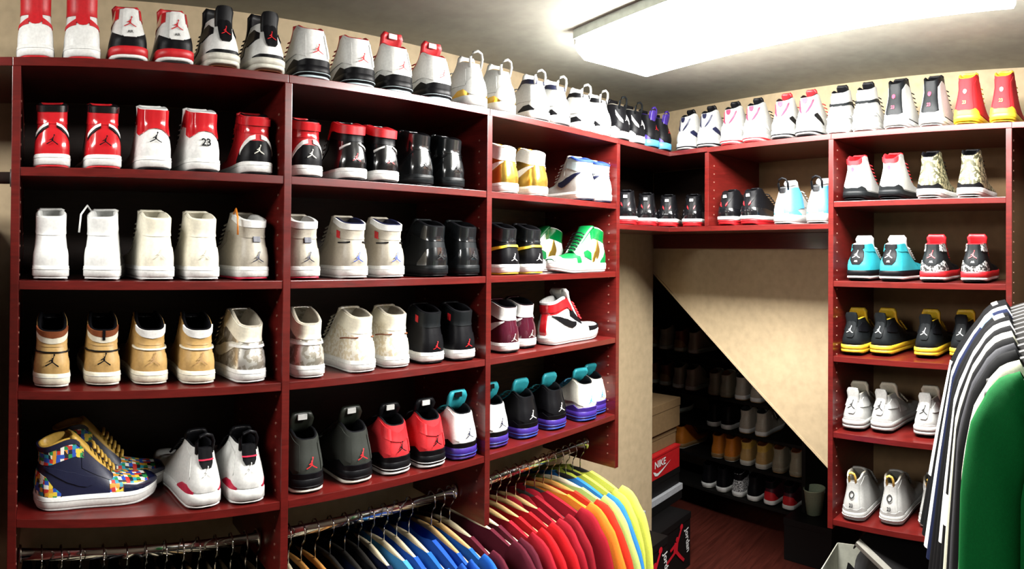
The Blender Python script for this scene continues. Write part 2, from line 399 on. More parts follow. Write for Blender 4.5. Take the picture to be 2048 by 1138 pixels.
def hi(d, up, heel=None, col=None, sw=None, eye=None, mid='W', out='DG', seam=None, em=(), **kw):
    pan = [('heel_counter', heel or up, 'C', COUNTER), ('collar_band', col or up, 'C', COLLAR), ('eyestay', eye or up, 'M', EYE_)]
    if sw: pan.append(('swoosh', sw, 'M', SWOOSH, .0028))
    pan += kw.pop('pan', [])
    return dict(k='hi', d=d, up=up, pan=pan, em=list(em), sole=[('outsole', 0, .0075, out, -.002, .004), ('midsole', .0065, .0325, mid, .001, .0015), ('sole_seam', .0225, .0245, seam or mid, .0022, .001)], **kw)
CUP5 = [(0, 0, .17), (.03, 0, .17), (.048, 0, .12), (.07, 0, .20), (.095, 0, .13), (.12, 0, .03)]
def m5(d, up, mid='K', out='ICE', lin='K', fig='R', ton='K', net=None, cup=None, **kw):
    pan = [('heel_cup', cup or mid, 'C', CUP5, .003), ('quarter_panel', up, 'M', [(.03, .22, .86), (.06, .3, .95), (.10, .3, .95), (.14, .4, .95), (.19, .45, .95)], .0022)]
    if net: pan.append(('mesh_panel', net, 'M', [(.085, .25, .7), (.12, .25, .75), (.15, .3, .7)], .003))
    pan += kw.pop('pan', [])
    return dict(k='m5', d=d, up=up, lin=lin, ton=ton, pan=pan, em=[('fig', fig, .062, .0145)], sole=[('outsole', 0, .011, out, .0005, .006), ('midsole', .010, .036, mid, .002, .002), ('sole_stripe', .0155, .019, kw.pop('stripe', out), .003, .001)], **kw)
def m6(d, up, acc='K', mid='W', out='K', loop=None, fig=None, **kw):
    pan = [('heel_counter', up, 'C', [(0, .05, .55), (.025, .05, .55), (.04, .1, .4), (.05, .1, .2)]), ('side_inlay', acc, 'M', [(.032, .0, .06), (.05, .0, .19), (.075, .0, .17), (.10, 0, .04)], .0026),
           ('quarter_panel', up, 'M', [(.045, .3, .8), (.08, .3, .9), (.12, .35, .9), (.18, .5, .9)])] + kw.pop('pan', [])
    return dict(k='m6', d=d, up=up, pan=pan, em=[('fig', fig or acc, .075, .012)], sole=[('outsole', 0, .009, out, -.001, .007), ('midsole', .008, .036, mid, .0015, .002)], loop=(loop or up, .019, .034), **kw)
def m3(d, up, band='K', mid='R', mid2='W', out='DG', tab=None, fig='R', col=None, word=None, **kw):
    pan = [('heel_band', band, 'C', [(0, .0, .27), (.02, 0, .27), (.035, 0, .34), (.05, .0, .42), (.07, 0, .3), (.09, 0, .1)]),
           ('heel_tab', tab or up, 'C', [(0, .24, 1.0), (.014, .24, 1.0), (.019, .3, .98)], .0032), ('collar_band', col or up, 'M', [(.034, .74, .99), (.06, .7, .99), (.10, .7, .99), (.125, .8, .99)], .0022)]
    em = [('fig', fig, .078, .0155)] + ([('txt', word[0], .064, .009, word[1])] if word else [])
    pan += kw.pop('pan', [])
    return dict(k='m3', d=d, up=up, pan=pan, em=em, sole=[('outsole', 0, .009, out, -.003, .009), ('midsole', .007, .018, mid2, .001, .004), ('midsole_wedge', .0165, .037, mid, .002, .002)], **kw)
def m4(d, up, tab='K', mid='W', mid2=None, out='BRN', fig='R', band=None, lin='K', wing=None, **kw):
    pan = [('heel_tab_panel', tab, 'C', [(0, .33, 1.0), (.010, .33, 1.0), (.016, .40, 1.0), (.021, .6, 1.0), (.024, .8, 1.0)], .0035),
           ('heel_band', band or up, 'C', [(0, .02, .12), (.03, .02, .12), (.05, 0, .06)]),
           ('wing_panel', wing or up, 'M', [(.036, .55, .72), (.06, .5, .85), (.09, .45, .8), (.105, .5, .6)], .0028), ('mesh_panel', wing or up, 'M', [(.11, .3, .6), (.14, .3, .6), (.165, .35, .55)])] + kw.pop('pan', [])
    return dict(k='m4', d=d, up=up, lin=lin, pan=pan, em=[('fig', fig, .078, kw.pop('fs', .013))], tab=(tab, .021, .022, .026), sole=[('outsole', 0, .009, out, -.004, .010), ('midsole', .007, .022, mid, .001, .006), ('midsole_wedge', .0205, .037, mid2 or mid, .002, .002)], **kw)
def m7(d, up, acc='K', acc2=None, mid='W', out='K', ton='K', **kw):
    a2 = acc2 or acc
    pan = [('heel_counter', up, 'C', [(0, .0, .4), (.022, 0, .4), (.04, .0, .25), (.05, 0, .1)]), ('ankle_flash', acc, 'M', [(.010, .46, .50), (.022, .54, .68), (.034, .70, .88), (.042, .84, .9)], .0026),
           ('side_flash', a2, 'M', [(.045, .34, .40), (.06, .26, .44), (.08, .2, .34), (.10, .14, .2)], .0026), ('collar_notch', acc, 'C', [(0, .80, .985), (.008, .82, .985), (.013, .9, .985)], .0026)] + kw.pop('pan', [])
    return dict(k='m7', d=d, up=up, ton=ton, pan=pan, em=[], sole=[('outsole', 0, kw.get('oz', .010), out, -.002, .008), ('midsole', kw.get('oz', .010) - .002, .037, mid, .002, .003), ('midsole_inlay', .012, .022, kw.pop('inlay', out), .0032 if kw.pop('oz', .01) < .015 else .0005, .004)], **kw)
def lo(d, up, side=None, mid='W', out='W', lin='K', dot=None, num=None, ncol='R', dcol='R', heel=None, **kw):
    pan = [('heel_spine', up, 'C', [(0, .08, .96), (.018, .08, .94), (.026, .12, .9), (.03, .2, .8)], .0026), ('side_panel', side or up, 'M', [(.036, .06, .8), (.06, .05, .9), (.10, .05, .85), (.15, .08, .8), (.19, .1, .7)]),
           ('heel_cup', heel or mid, 'C', [(0, 0, .13), (.02, 0, .12), (.036, 0, .17), (.05, 0, .1), (.06, 0, .02)], .0034)] + kw.pop('pan', [])
    em = ([('dot', dcol, .108, .0085)] if dot else []) + ([('ring', dcol, .09, .0125)] if kw.pop('ring', 0) else []) + ([('txt', ncol, kw.pop('nz', .066), .016, num)] if num else [])
    return dict(k='lo', d=d, up=up, lin=lin, pan=pan, em=em, sole=[('outsole', 0, .010, out, -.003, .010), ('midsole', .008, .035, mid, .002, .006), ('sole_ridge', .018, .021, kw.pop('ridge', mid), .0035, .005)], **kw)
# the white arcs and dark arcs that meet on the heel of the red high tops
ARCS = lambda c1, c2: [('heel_arc', c1, 'M', [(.010, .60, .655), (.022, .55, .615), (.034, .46, .535), (.044, .36, .44)], .003), ('heel_arc', c2, 'M', [(.010, .56, .60), (.022, .50, .55), (.034, .40, .46), (.044, .29, .36)], .0026)]
def fg(c, z=.052, s=.0125): return ('fig', c, z, s)
ST = dict(
 # ---- top shelf, long wall
 twoR=hi('white and red high top with plain white heel', 'W', 'W', 'R', eye='W', out='R', seam='LG', pan=[('heel_strip', 'R', 'C', [(0, .42, .99), (.008, .43, .99), (.013, .46, .99), (.017, .5, .99)], .003), ('heel_wing', 'R', 'M', [(.016, .42, .56), (.03, .40, .49), (.05, .34, .40)], .003)], ton='R'),
 red3=m3('white leather mid top with red and black heel', 'W', 'K', 'R', 'W', fig='R', col='R+', word=('DG', 'AIR'), ton='R'),
 cem4=m4('white mid top with tall black heel tab', 'W', 'K', 'OG', 'OG', fig='R', band='K', wing='K', ton='K'),
 fire5=m5('white mid top with black wedge and red collar', 'W', 'K', 'ICE', lin='R', fig='R', ton='R', prm=dict(zt=.150)),
 fire5t=m5('white mid top with raised red tongue, black sole', 'W', 'K', 'ICE', lin='R', fig='R', ton='R', label='W', prm=dict(zt=.178, yc=.06)),
 gold6=m6('white sneaker with gold inlay and heel loop', 'S', 'GOLD*', 'S', 'S', fig='S', lin='GOLD'),
 navy6=m6('white sneaker with navy collar and heel loop', 'S', 'K', 'S', 'K', fig='R', lin='NAVY', pan=[('collar_top', 'NAVY', 'M', [(.018, .88, 1.0), (.05, .86, 1.0), (.09, .88, 1.0), (.12, .9, 1.0)], .003)]),
 blk6=m6('white sneaker with black collar and heel loop', 'S', 'K', 'S', 'S', fig='GREY', lin='K', pan=[('collar_top', 'K', 'M', [(.018, .88, 1.0), (.05, .86, 1.0), (.09, .88, 1.0), (.12, .9, 1.0)], .003)]),
 oreo=m6('black sneaker with white heel wedge and grey collar', 'K', 'W', 'W', 'K', loop='KG', fig='LG', lin='GREY', pan=[('heel_flash', 'W', 'M', [(.02, .32, .42), (.035, .4, .62), (.046, .6, .8)], .003)]),
 purp=m6('black sneaker with purple heel tab', 'K', 'PUR', 'LB', 'K', loop='PUR', fig='R', lin='PUR', tab=('PUR', .018, .018, .022)),
 # ---- top shelf, short wall
 navy7=m7('white sneaker with navy flashes and black tongue', 'S', 'NAVY', 'NAVY', 'S', 'K'),
 card7=m7('white sneaker with pale red flashes, red sole', 'S', 'PINK', 'LG', 'S', 'R', ton='K'),
 bord7=m7('white sneaker with red tongue and black sole', 'S', 'PINK', 'K', 'S', 'K', ton='R'),
 str8=m7('white sneaker crossed by dark straps', 'S', 'S', 'S', 'S', 'LG', ton='K', pan=[('cross_strap', 'KG', 'C', [(0, .56, .64), (.03, .56, .64), (.06, .58, .66), (.1, .6, .68)], .004), ('lower_strap', 'LG', 'C', [(0, .16, .20), (.03, .16, .2), (.06, .18, .22)], .004)]),
 blk13=lo('black sneaker with pink number and white side', 'KG', 'S', 'LG', 'S', num='23', ncol='PINK', dot=1, dcol='PINK', heel='S', ton='K', prm=dict(Hh=.150, Hp=.170, zt=.184)),
 mar13=lo('maroon sneaker with yellow lining and yellow sole', 'R-', 'R-', 'YEL', 'YEL', lin='YEL', num='23', ncol='GOLD', dot=1, dcol='OG', ton='YEL', prm=dict(Hh=.150, Hp=.170, zt=.184)),
 # ---- second shelf
 chi1=hi('glossy red high top with black collar, white sole', 'R+', 'R+', 'R+', eye='K', out='R', em=[fg('K')], lin='K', pan=ARCS('W', 'K') + [('collar_top', 'K+', 'C', [(0, .88, 1.0), (.05, .88, 1.0), (.1, .9, 1.0)], .0035)]),
 wr1=hi('white high top with red collar, leaping-figure heel', 'W', 'W', 'R+', out='K', seam='LG', em=[fg('K', .062, .014)], lin='LG', pan=[('collar_wrap', 'R+', 'C', [(0, .60, .97), (.018, .57, .97), (.03, .5, .97), (.042, .44, .97), (.06, .5, .97)], .003)]),
 wr23=hi('white high top with red collar, number 23 heel', 'W', 'W', 'R+', out='K', seam='LG', em=[('txt', 'K', .060, .024, '23')], lin='LG', pan=[('collar_wrap', 'R+', 'C', [(0, .60, .97), (.018, .57, .97), (.03, .5, .97), (.042, .44, .97), (.06, .5, .97)], .003)]),
 rstrap=hi('black heeled high top with red strapped collar', 'R', 'K', 'R+', out='K', em=[fg('OG', .050, .012)], strap=('R+', .80, .95), pan=[('heel_trim', 'W', 'M', [(.008, .50, .60), (.022, .46, .56), (.036, .34, .44), (.05, .16, .26)], .003)]),
 bred=hi('black high top with wide red collar strap', 'K+', 'K+', 'K', out='K', em=[fg('R', .050, .011)], strap=('R', .80, .99), lin='R', pan=[('heel_arc', 'LG', 'M', [(.014, .56, .60), (.03, .50, .54), (.045, .42, .47)], .003)]),
 blkg=hi('all black glossy high top', 'KG+', 'KG+', 'KG+', sw='K', mid='KG', out='K', em=[fg('K', .05)]),
 gold1=hi('metallic gold high top with white collar', 'GOLD*', 'GOLD*', 'W', sw='W', eye='W', out='OG', lin='W'),
 blu1=hi('off white high top with blue swoosh and trim', 'S', 'S', 'ICE', sw='NAVY', eye='S', out='NAVY', lin='BLUE', pan=[('collar_trim', 'BLUE', 'C', [(0, .95, 1.0), (.05, .95, 1.0), (.11, .96, 1.0)], .003)]),
 # ---- third shelf
 wht1=hi('all white high top with loose laces', 'W', 'W', 'W', mid='W', out='LG', seam='LG', lin='W', loose='W'),
 wht0=hi('all white high top standing very upright', 'W', 'W', 'W', mid='W', out='LG', seam='LG', lin='W'),
 crm1=hi('cream white high top with tall collar', 'CR', 'CR', 'CR', mid='W', out='LG', seam='LG', lin='CR', em=[fg('OG', .05, .012)]),
 gry1=hi('grey high top with blue figure and white lining', 'GREY', 'GREY', 'GREY-', mid='W', out='PINK', lin='W', em=[fg('NAVY', .044, .0135)], loose='ORG', pan=[('heel_label', 'NAVY', 'C', [(0, .54, .66), (.010, .54, .66)], .004), ('collar_top', 'W', 'C', [(0, .86, 1.0), (.05, .86, 1.0), (.1, .9, 1.0)], .0035)]),
 gry1n=hi('grey high top with navy heel label', 'GREY', 'GREY', 'GREY-', mid='W', out='PINK', lin='W', em=[fg('NAVY', .044, .0135)], pan=[('heel_label', 'NAVY', 'C', [(0, .54, .66), (.010, .54, .66)], .004), ('collar_top', 'W', 'C', [(0, .86, 1.0), (.05, .86, 1.0), (.1, .9, 1.0)], .0035)]),
 gry2=hi('taupe high top with blue figure', 'GREY', 'GREY', 'GREY-', mid='W', out='LG', lin='NAVY', em=[fg('BLUE', .044, .0135)], pan=[('side_label', 'R', 'L', [(.05, .62, .78), (.066, .62, .78)], .004), ('collar_top', 'W', 'C', [(0, .86, 1.0), (.05, .86, 1.0), (.1, .9, 1.0)], .0035), ('heel_script', 'K', 'M', [(.02, .56, .59), (.06, .5, .53)], .003)]),
 blk1=hi('all black high top with faint grey heel', 'KG', 'KG+', 'KG+', mid='KG', out='K', em=[fg('DG', .05)], lin='K'),
 yel1=hi('black high top with yellow band, figure heel', 'K', 'K', 'KG+', out='YEL', em=[fg('W', .044, .012)], pan=[('heel_band', 'YEL', 'C', [(0, .50, .56), (.02, .50, .56), (.04, .44, .51), (.08, .34, .42), (.11, .3, .36)], .004)]),
 grn1=hi('green and white high top with gold side crest', 'W', 'GRN', 'GRN+', eye='W', out='LG', lin='W', ton='GRN', lace='K', guard='W', toe='GRN', pan=[('side_crest', 'GOLD*', 'M', [(.082, .34, .42), (.09, .2, .66), (.098, .12, .5), (.106, .2, .36), (.114, .06, .3), (.124, .05, .16)], .004), ('lace_wing', 'GRN', 'M', [(.13, .1, .35), (.15, .2, .55), (.17, .35, .6)], .003)]),
 # ---- fourth shelf
 tan1=hi('tan high top with brown collar lining', 'TAN', 'TAN', 'TAN', mid='CR', out='OG', seam='LG', lin='K', em=[fg('K', .050, .0145)], pan=[('heel_band', 'K', 'C', [(0, .49, .52), (.03, .49, .52), (.045, .46, .49), (.07, .4, .43)], .004), ('collar_top', 'CR', 'C', [(0, .70, .84), (.03, .74, .9), (.05, .8, .94)], .003), ('collar_lip', 'BRN', 'C', [(0, .84, 1.0), (.03, .88, 1.0), (.05, .93, 1.0)], .0035)], prm=dict(Hh=.124, Hp=.160, rise=.085, zt=.150), ton='K'),
 tan1k=hi('tan high top with black lace over collar', 'TAN', 'TAN', 'TAN', mid='CR', out='OG', seam='LG', lin='K', em=[fg('K', .050, .0145)], pan=[('heel_band', 'K', 'C', [(0, .49, .52), (.03, .49, .52), (.045, .46, .49), (.07, .4, .43)], .004), ('collar_top', 'CR', 'C', [(0, .70, .84), (.03, .74, .9), (.05, .8, .94)], .003), ('collar_lip', 'BRN', 'C', [(0, .84, 1.0), (.03, .88, 1.0), (.05, .93, 1.0)], .0035), ('fallen_lace', 'K', 'C', [(0, .78, 1.0), (.004, .78, 1.0)], .005)], prm=dict(Hh=.124, Hp=.160, rise=.085, zt=.150), ton='K'),
 wht2=hi('wheat high top with cream collar lining', 'TAN', 'TAN', 'TAN', mid='CR', out='OG', seam='OG', lin='K', em=[fg('GUM', .048, .015)], pan=[('heel_band', 'CR', 'C', [(0, .51, .55), (.03, .51, .55), (.045, .49, .53), (.07, .44, .48)], .004), ('collar_top', 'W', 'C', [(0, .80, 1.0), (.03, .84, 1.0), (.05, .9, 1.0)], .0035)], prm=dict(Hh=.124, Hp=.160, rise=.085, zt=.150), ton='K'),
 sil1=hi('metallic silver high top with flared collar', 'FOIL', 'FOIL', 'CR', mid='W', out='LG', seam='LG', lin='GREY', sw='OG', pan=[('heel_band', 'W', 'C', [(0, .50, .56), (.03, .50, .56), (.05, .46, .52), (.08, .38, .44)], .004)], prm=dict(Hh=.130, Hp=.166, rise=.085, zt=.168)),
 qlt1=hi('cream flecked high top with dark side line', 'FLK', 'FLK', 'CR', mid='W', out='LG', lin='GREY', pan=[('side_line', 'BRN', 'M', [(.022, .535, .56), (.05, .49, .515), (.09, .40, .425)], .0035)]),
 blw1=hi('black high top with red figure, white sole', 'K', 'K', 'KG', mid='W', out='K', em=[fg('R', .042, .0115)], pan=[('side_label', 'R', 'L', [(.055, .70, .86), (.068, .70, .86)], .004)]),
 mar1=hi('maroon high top with white collar', 'DR+', 'DR+', 'W', sw='LG', mid='W', out='K', lin='K', em=[fg('OG', .038, .012)]),
 btoe=hi('white, black and red strapped high top, side on', 'W', 'W', 'R+', sw='K', eye='K', out='W', lin='W', toe='W', guard='K', ton='W', lace='R', strap=('R+', .70, .92), label='OG', pan=[('collar_top', 'W', 'C', [(0, .94, 1.0), (.05, .95, 1.0), (.1, .95, 1.0)], .003), ('heel_stripe', 'R+', 'C', [(0, .0, .7), (.010, .0, .7), (.014, .05, .66)], .003)], prm=dict(zt=.185, wtg=.042)),
 # ---- lowest shoe shelf
 rain=hi('multicoloured mosaic high top, gold laces, side on', 'NAVY', 'MOS', 'MOS', eye='NAVY', out='LG', lin='GOLD', toe='MOS', guard='NAVY+', ton='GOLD', lace='GOLD', mid='W', seam='LG', pan=[('swoosh', 'NAVY', 'M', SWOOSH, .003), ('collar_trim', 'NAVY', 'C', [(0, .90, 1.0), (.05, .90, 1.0), (.12, .92, 1.0)], .004)]),
 inf6=m6('white sneaker with black pull tab, red line', 'W', 'PINK', 'W', 'W', loop='K', fig='LG', lin='K', pan=[('pull_tab', 'K', 'C', [(0, .58, 1.0), (.012, .56, 1.0), (.020, .66, 1.0), (.023, .8, 1.0)], .004), ('heel_band', 'PINK', 'C', [(0, .735, .765), (.022, .735, .765)], .0065)], ton='K'),
 olv5=m5('dark olive mid top with red figure', 'OLV-', 'K', 'OG', fig='R', ton='OLV', label='LG', prm=dict(zt=.184, yc=.06), stripe='K'),
 red5=m5('red suede mid top with black figure', 'R-', 'K', 'LG', fig='K', ton='K', label='LG', prm=dict(zt=.178, yc=.06), pan=[('collar_band', 'R', 'C', [(0, .55, .8), (.03, .6, .9), (.06, .65, .95)], .003)]),
 grp5=m5('white mid top with teal tongue, purple sole', 'W', 'PUR', 'PUR', fig='NAVY', ton='TEAL', cup='K', label='K', prm=dict(zt=.186, yc=.058), stripe='BLUE'),
 bgrp5=m5('black mid top with teal tongue, purple sole', 'K', 'PUR', 'BLUE', fig='LG', ton='TEAL', cup='K', prm=dict(zt=.180, yc=.058), stripe='BLUE'),
 fresh=m5('white mid top with turquoise tongue, indigo sole', 'OG', 'PUR', 'BLUE', fig='LB', ton='TEAL', cup='PUR', prm=dict(zt=.176, yc=.06), lace='LB'),
 # ---- corner shelf
 bred11=m7('black patent sneaker with white wedge, red sole', 'K', 'K', 'K', 'W', 'R', inlay='R', oz=.022, ton='K', pan=[('patent_guard', 'K+', 'C', [(0, 0, .34), (.03, 0, .34), (.06, 0, .3), (.12, 0, .3), (.18, 0, .3)], .003), ('heel_badge', 'LG', 'C', [(0, .78, .9), (.010, .78, .9)], .004), ('heel_line', 'R', 'M', [(.012, .42, .5), (.02, .5, .6)], .004)], prm=dict(Hh=.128, Hp=.138, zt=.145)),
 blue6=m6('pale blue and white sneaker with black collar', 'S', 'LB', 'S', 'LG', loop='K', fig='LB', lin='K', pan=[('side_panel', 'LB', 'R', [(.014, .08, .95), (.04, .1, .95), (.08, .2, .95), (.12, .3, .95)], .003), ('heel_badge', 'K', 'C', [(0, .8, .98), (.018, .8, .98)], .004)]),
 # ---- short wall unit
 red14=lo('white sneaker with red notched collar', 'S', 'S', 'KG', 'KG', lin='R', dot=1, dcol='PINK', heel='KG', num='4', ncol='R', ton='R', nz=.074, pan=[('collar_trim', 'R', 'C', [(0, .88, 1.0), (.02, .86, 1.0), (.04, .88, 1.0)], .0036)]),
 camo=lo('camouflage sneaker with white sole', 'CAMO', 'CAMO', 'W', 'LG', lin='K', dot=1, dcol='W', heel='K', ton='K'),
 teal3=m3('black heeled sneaker with blue sides, white collar', 'TEAL', 'TEAL', 'K', 'W', 'K', tab='K', fig='W', col='TEAL', word=('LG', 'AIR'), ton='W', lin='W', prm=dict(zt=.156), pan=[('heel_shield', 'K', 'C', [(0, .30, .82), (.018, .30, .82), (.026, .4, .8), (.030, .55, .7)], .0034), ('collar_lip', 'K', 'C', [(0, .82, 1.0), (.02, .82, 1.0), (.032, .86, 1.0)], .003)]),
 cem3=m3('black heeled sneaker with red collar and wedge', 'KG', 'CEM', 'R', 'W', 'K', tab='KG', fig='R', col='CEM', word=('LG', 'AIR'), ton='R', lin='R', prm=dict(zt=.158)),
 thun=m4('black sneaker with yellow sole and yellow lining', 'KG', 'KG', 'YEL', 'YEL', 'K', fig='LG', band='K', lin='YEL', ton='YEL', wing='K', fs=.014),
 pure=m4('white sneaker with grey figure on heel', 'S', 'S', 'S', 'S', 'K', fig='DG', band='LG', lin='CR', ton='CR', wing='LG', fs=.017),
 flint=lo('white sneaker with dark ring and gold heel loop', 'S', 'S', 'S', 'S', lin='GREY', ring=1, dcol='DG', num='23', ncol='DG', nz=.052, loop=('GOLD', .011, .030), ton='S', ridge='LG'),
 # ---- under the stairs
 bsand=hi('sand canvas high top', 'SAND', 'SAND', 'SAND', mid='SAND', out='GUM', lin='BRN'),
 borg=hi('orange brown high top boot', 'ORG', 'ORG', 'ORG', mid='GUM', out='OG', lin='BRN'),
 bgold=hi('mustard high top', 'TAN', 'TAN', 'GOLD', mid='OG', out='OG', lin='BRN'),
 bwht=hi('off white low trainer', 'GREY', 'GREY', 'GREY', mid='W', out='GUM', lin='DG'),
 bblk=hi('black trainer with white sole', 'K', 'K', 'K', mid='W', out='OG', lin='K'),
 bred_=hi('dark red trainer with white sole', 'DR', 'R', 'K', mid='W', out='K', lin='K'),
 bspk=hi('speckled black high top', 'SPK', 'SPK', 'K', mid='W', out='OG', lin='K'),
 bbrn=hi('brown trainer with pale toe', 'BRN', 'GUM', 'BRN', mid='OG', out='GUM', lin='K'),
)
# ---------------------------------------------------------------- room
LD, RD, PHI, DEP = 1.335, 1.918, -.178, .36      # front planes of the two shelving runs, turn of the short wall, shelf depth
cp, sp = math.cos(PHI), math.sin(PHI)
D0 = RD * cp
def RP(t, n, z=0.): return (t * cp - (n + D0) * sp, t * sp + (n + D0) * cp, z)     # along / into the short wall
XW = -(LD + DEP)                                  # long wall face
CZ = 2.377
def t_at(x, n): return (x + (n + D0) * sp) / cp
def struct(o): o['kind'] = 'structure'; return o
fl = struct(MB().box(-3.3, 1.6, -2.2, 4.6, -.05, 0).build('floor', mat((.085, .018, .012), .35, kind='floor')))
ce = struct(MB().prism([(-1.75, -2.2), (1.3, -2.2), (1.3, 2.2), RP(1.2, DEP + .06)[:2], RP(t_at(-1.75, DEP + .06), DEP + .06)[:2]], CZ, CZ + .05).build('ceiling', CEIL))
yc_ = RP(t_at(XW, DEP), DEP)[1]
struct(MB().box(XW - .06, XW, -2.2, yc_, 0, CZ).build('wall_left', BEIGE))
# short wall with the raking opening under the stairs
tc = t_at(XW, DEP); z0, z1, tb = 1.600, .819, -1.157
slope = (z0 - z1) / (-2.148 - tb)
zat = lambda t: z0 + slope * (t + 2.148)
tA, tE = max(tc, -2.20), -.93
def wall_poly(poly, th):
    n = len(poly); v = [RP(t, DEP, z) for t, z in poly] + [RP(t, DEP + th, z) for t, z in poly]
    return MB().add(v, [tuple(range(n)), tuple(range(2 * n - 1, n - 1, -1))] + [(i, n + i, n + (i + 1) % n, (i + 1) % n) for i in range(n)])
tf = -2.148 + (0 - z0) / slope
struct(wall_poly([(tE, zat(tE)), (tE, 0.0), (1.25, 0), (1.25, CZ), (tc, CZ), (tc, zat(tc))], .06).build('wall_back', BEIGE))
MB().add([RP(tc, DEP - .002, zat(tc)), RP(tE, DEP - .002, zat(tE)), RP(tE, DEP + .062, zat(tE)), RP(tc, DEP + .062, zat(tc)), RP(tc, DEP - .002, zat(tc) + .012), RP(tE, DEP - .002, zat(tE) + .012), RP(tE, DEP + .062, zat(tE) + .012), RP(tc, DEP + .062, zat(tc) + .012)],
         [(0, 1, 5, 4), (0, 3, 2, 1), (3, 7, 6, 2), (4, 5, 6, 7)]).build('trim_1', BEIGE)['kind'] = 'structure'
struct(MB().box(1.25, 1.31, -2.2, 2.0, 0, CZ).build('wall_right', mat((.10, .075, .05), .8, kind='paint', scale=30)))
struct(MB().box(-1.75, 1.31, -2.26, -2.2, 0, CZ).build('wall_rear', mat((.10, .075, .05), .8, kind='paint', scale=30)))
# the cupboard under the stairs
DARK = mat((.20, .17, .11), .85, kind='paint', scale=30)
def rbox(t0, t1, n0, n1, za, zb):
    return MB().prism([RP(t0, n0)[:2], RP(t1, n0)[:2], RP(t1, n1)[:2], RP(t0, n1)[:2]], za, zb)
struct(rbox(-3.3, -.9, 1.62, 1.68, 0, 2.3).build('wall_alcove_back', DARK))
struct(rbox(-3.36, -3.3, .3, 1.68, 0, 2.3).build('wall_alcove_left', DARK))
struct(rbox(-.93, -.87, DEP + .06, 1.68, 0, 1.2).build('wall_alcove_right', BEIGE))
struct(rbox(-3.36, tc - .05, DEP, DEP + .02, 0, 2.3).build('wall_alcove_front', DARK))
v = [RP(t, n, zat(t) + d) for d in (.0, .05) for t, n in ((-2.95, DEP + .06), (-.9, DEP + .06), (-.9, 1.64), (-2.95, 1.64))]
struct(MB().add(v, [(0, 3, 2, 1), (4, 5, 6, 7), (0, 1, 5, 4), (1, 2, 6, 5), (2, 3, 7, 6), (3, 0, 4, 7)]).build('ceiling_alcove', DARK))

# ---------------------------------------------------------------- ceiling lamp
e_ = Vector((math.cos(-.205), math.sin(-.205), 0)); q_ = Vector((-e_.y, e_.x, 0))
hl, hwid = .60, .165
def fixture(label, loc_, rz, em=LAMP):
    lamp = thing('ceiling_light', label, 'lamp', loc_, rz)
    MB().box(-hl - .006, hl + .006, -hwid - .012, hwid + .012, -.030, -.0005).build('housing', mat((.55, .6, .56), .5), lamp, bevel=.003)
    pr = [(-hwid, -.030), (-hwid, -.066), (-hwid + .03, -.088), (hwid - .03, -.088), (hwid, -.066), (hwid, -.030)]
    m = MB(); P = np.array([[(x, y, z) for y, z in pr] for x in np.linspace(-hl, hl, 5)]); m.add(*grid(P)); m.add(P[0], [tuple(range(6))]); m.add(P[-1], [tuple(range(5, -1, -1))])
    m.build('lens', mat((.9, .9, .88), .4, kind='flat', emit=em), lamp)
    for s_ in (-1, 1): MB().box(s_ * (hl + .004) - .005, s_ * (hl + .004) + .005, -hwid - .004, hwid + .004, -.045, -.028).build('end_cap', mat((.8, .82, .8), .4), lamp)
    return lamp
fixture('long white fluorescent wraparound fixture glowing on the ceiling', (-.612, 1.488, CZ), -.205)
fixture('second fluorescent fixture on the ceiling behind the viewpoint', (-.75, -1.0, CZ), math.pi / 2, LAMP * .42)

# ---------------------------------------------------------------- shelving
TH = .019
LY = [-.0531, .5646, 1.1857, 1.807]
LZ = [2.104, 1.8665, 1.621, 1.383, 1.106]
RT = [-1.5017, -.9615, -.350]
RZ = {0: 2.101, 1: 1.7943, 2: 1.8684, 3: 1.5973, 4: 1.3417, 5: 1.0836, 6: .7874}
def pins(name, parent, fn, zs):
    m = MB()
    for z in zs:
        for d in (.035, .30):
            for sgn in (1, -1):
                c = fn(d, sgn); ax = c[1]
                m.tube([Vector(c[0]) + Vector((0, 0, z)), Vector(c[0]) + Vector(ax) * .0016 + Vector((0, 0, z))], .0032, 6)
    o = m.build(name, mat((.5, .3, .25), .35, .6, kind='flat'), parent); o['kind'] = 'stuff'
unit = thing('shoe_shelving', 'dark red mahogany shoe shelving covering the long wall, four uprights with adjustable shelves', 'shelving', (-LD, .87, .93))
def loc(o, par): o.parent = par; o.matrix_parent_inverse = par.matrix_basis.inverted(); return o
def wpart(mb, name, par, m=WOOD, bevel=.0012): return loc(mb.build(name, m, None, bevel=bevel), par)
for i, y in enumerate([-.675] + LY):
    up_ = wpart(MB().box(XW + .001, -LD, y - TH / 2, y + TH / 2, .905 if i != 4 else .912, LZ[0] - TH), 'upright', unit)
    m = MB()
    for k_ in range(34):
        z = .96 + .032 * k_
        for d in (.035, .30):
            for sg in (-1, 1):
                yy = y + sg * TH / 2; m.tube([(-LD - d, yy - sg * .001, z), (-LD - d, yy + sg * .0015, z)], .003, 6)
    o = loc(m.build('pin_holes', mat((.42, .2, .15), .35, .5, kind='flat')), up_); o['kind'] = 'stuff'
    o.matrix_parent_inverse = unit.matrix_basis.inverted() if 0 else o.matrix_parent_inverse
for r_, z in enumerate(LZ):
    for b in range(3):
        y0, y1 = LY[b] + TH / 2, LY[b + 1] - TH / 2
        if r_ == 0: y0, y1 = LY[b] - (TH / 2 if b == 0 else 0) + .0003, LY[b + 1] - .0003
        wpart(MB().box(XW + .0065, -LD - (.0 if r_ == 0 else .002), y0 + .0004, y1 - .0004, z - TH, z), 'shelf', unit)
wpart(MB().box(XW + .001, -LD, -.69, LY[0] - TH / 2 - .0003, LZ[0] - TH, LZ[0]), 'shelf', unit)

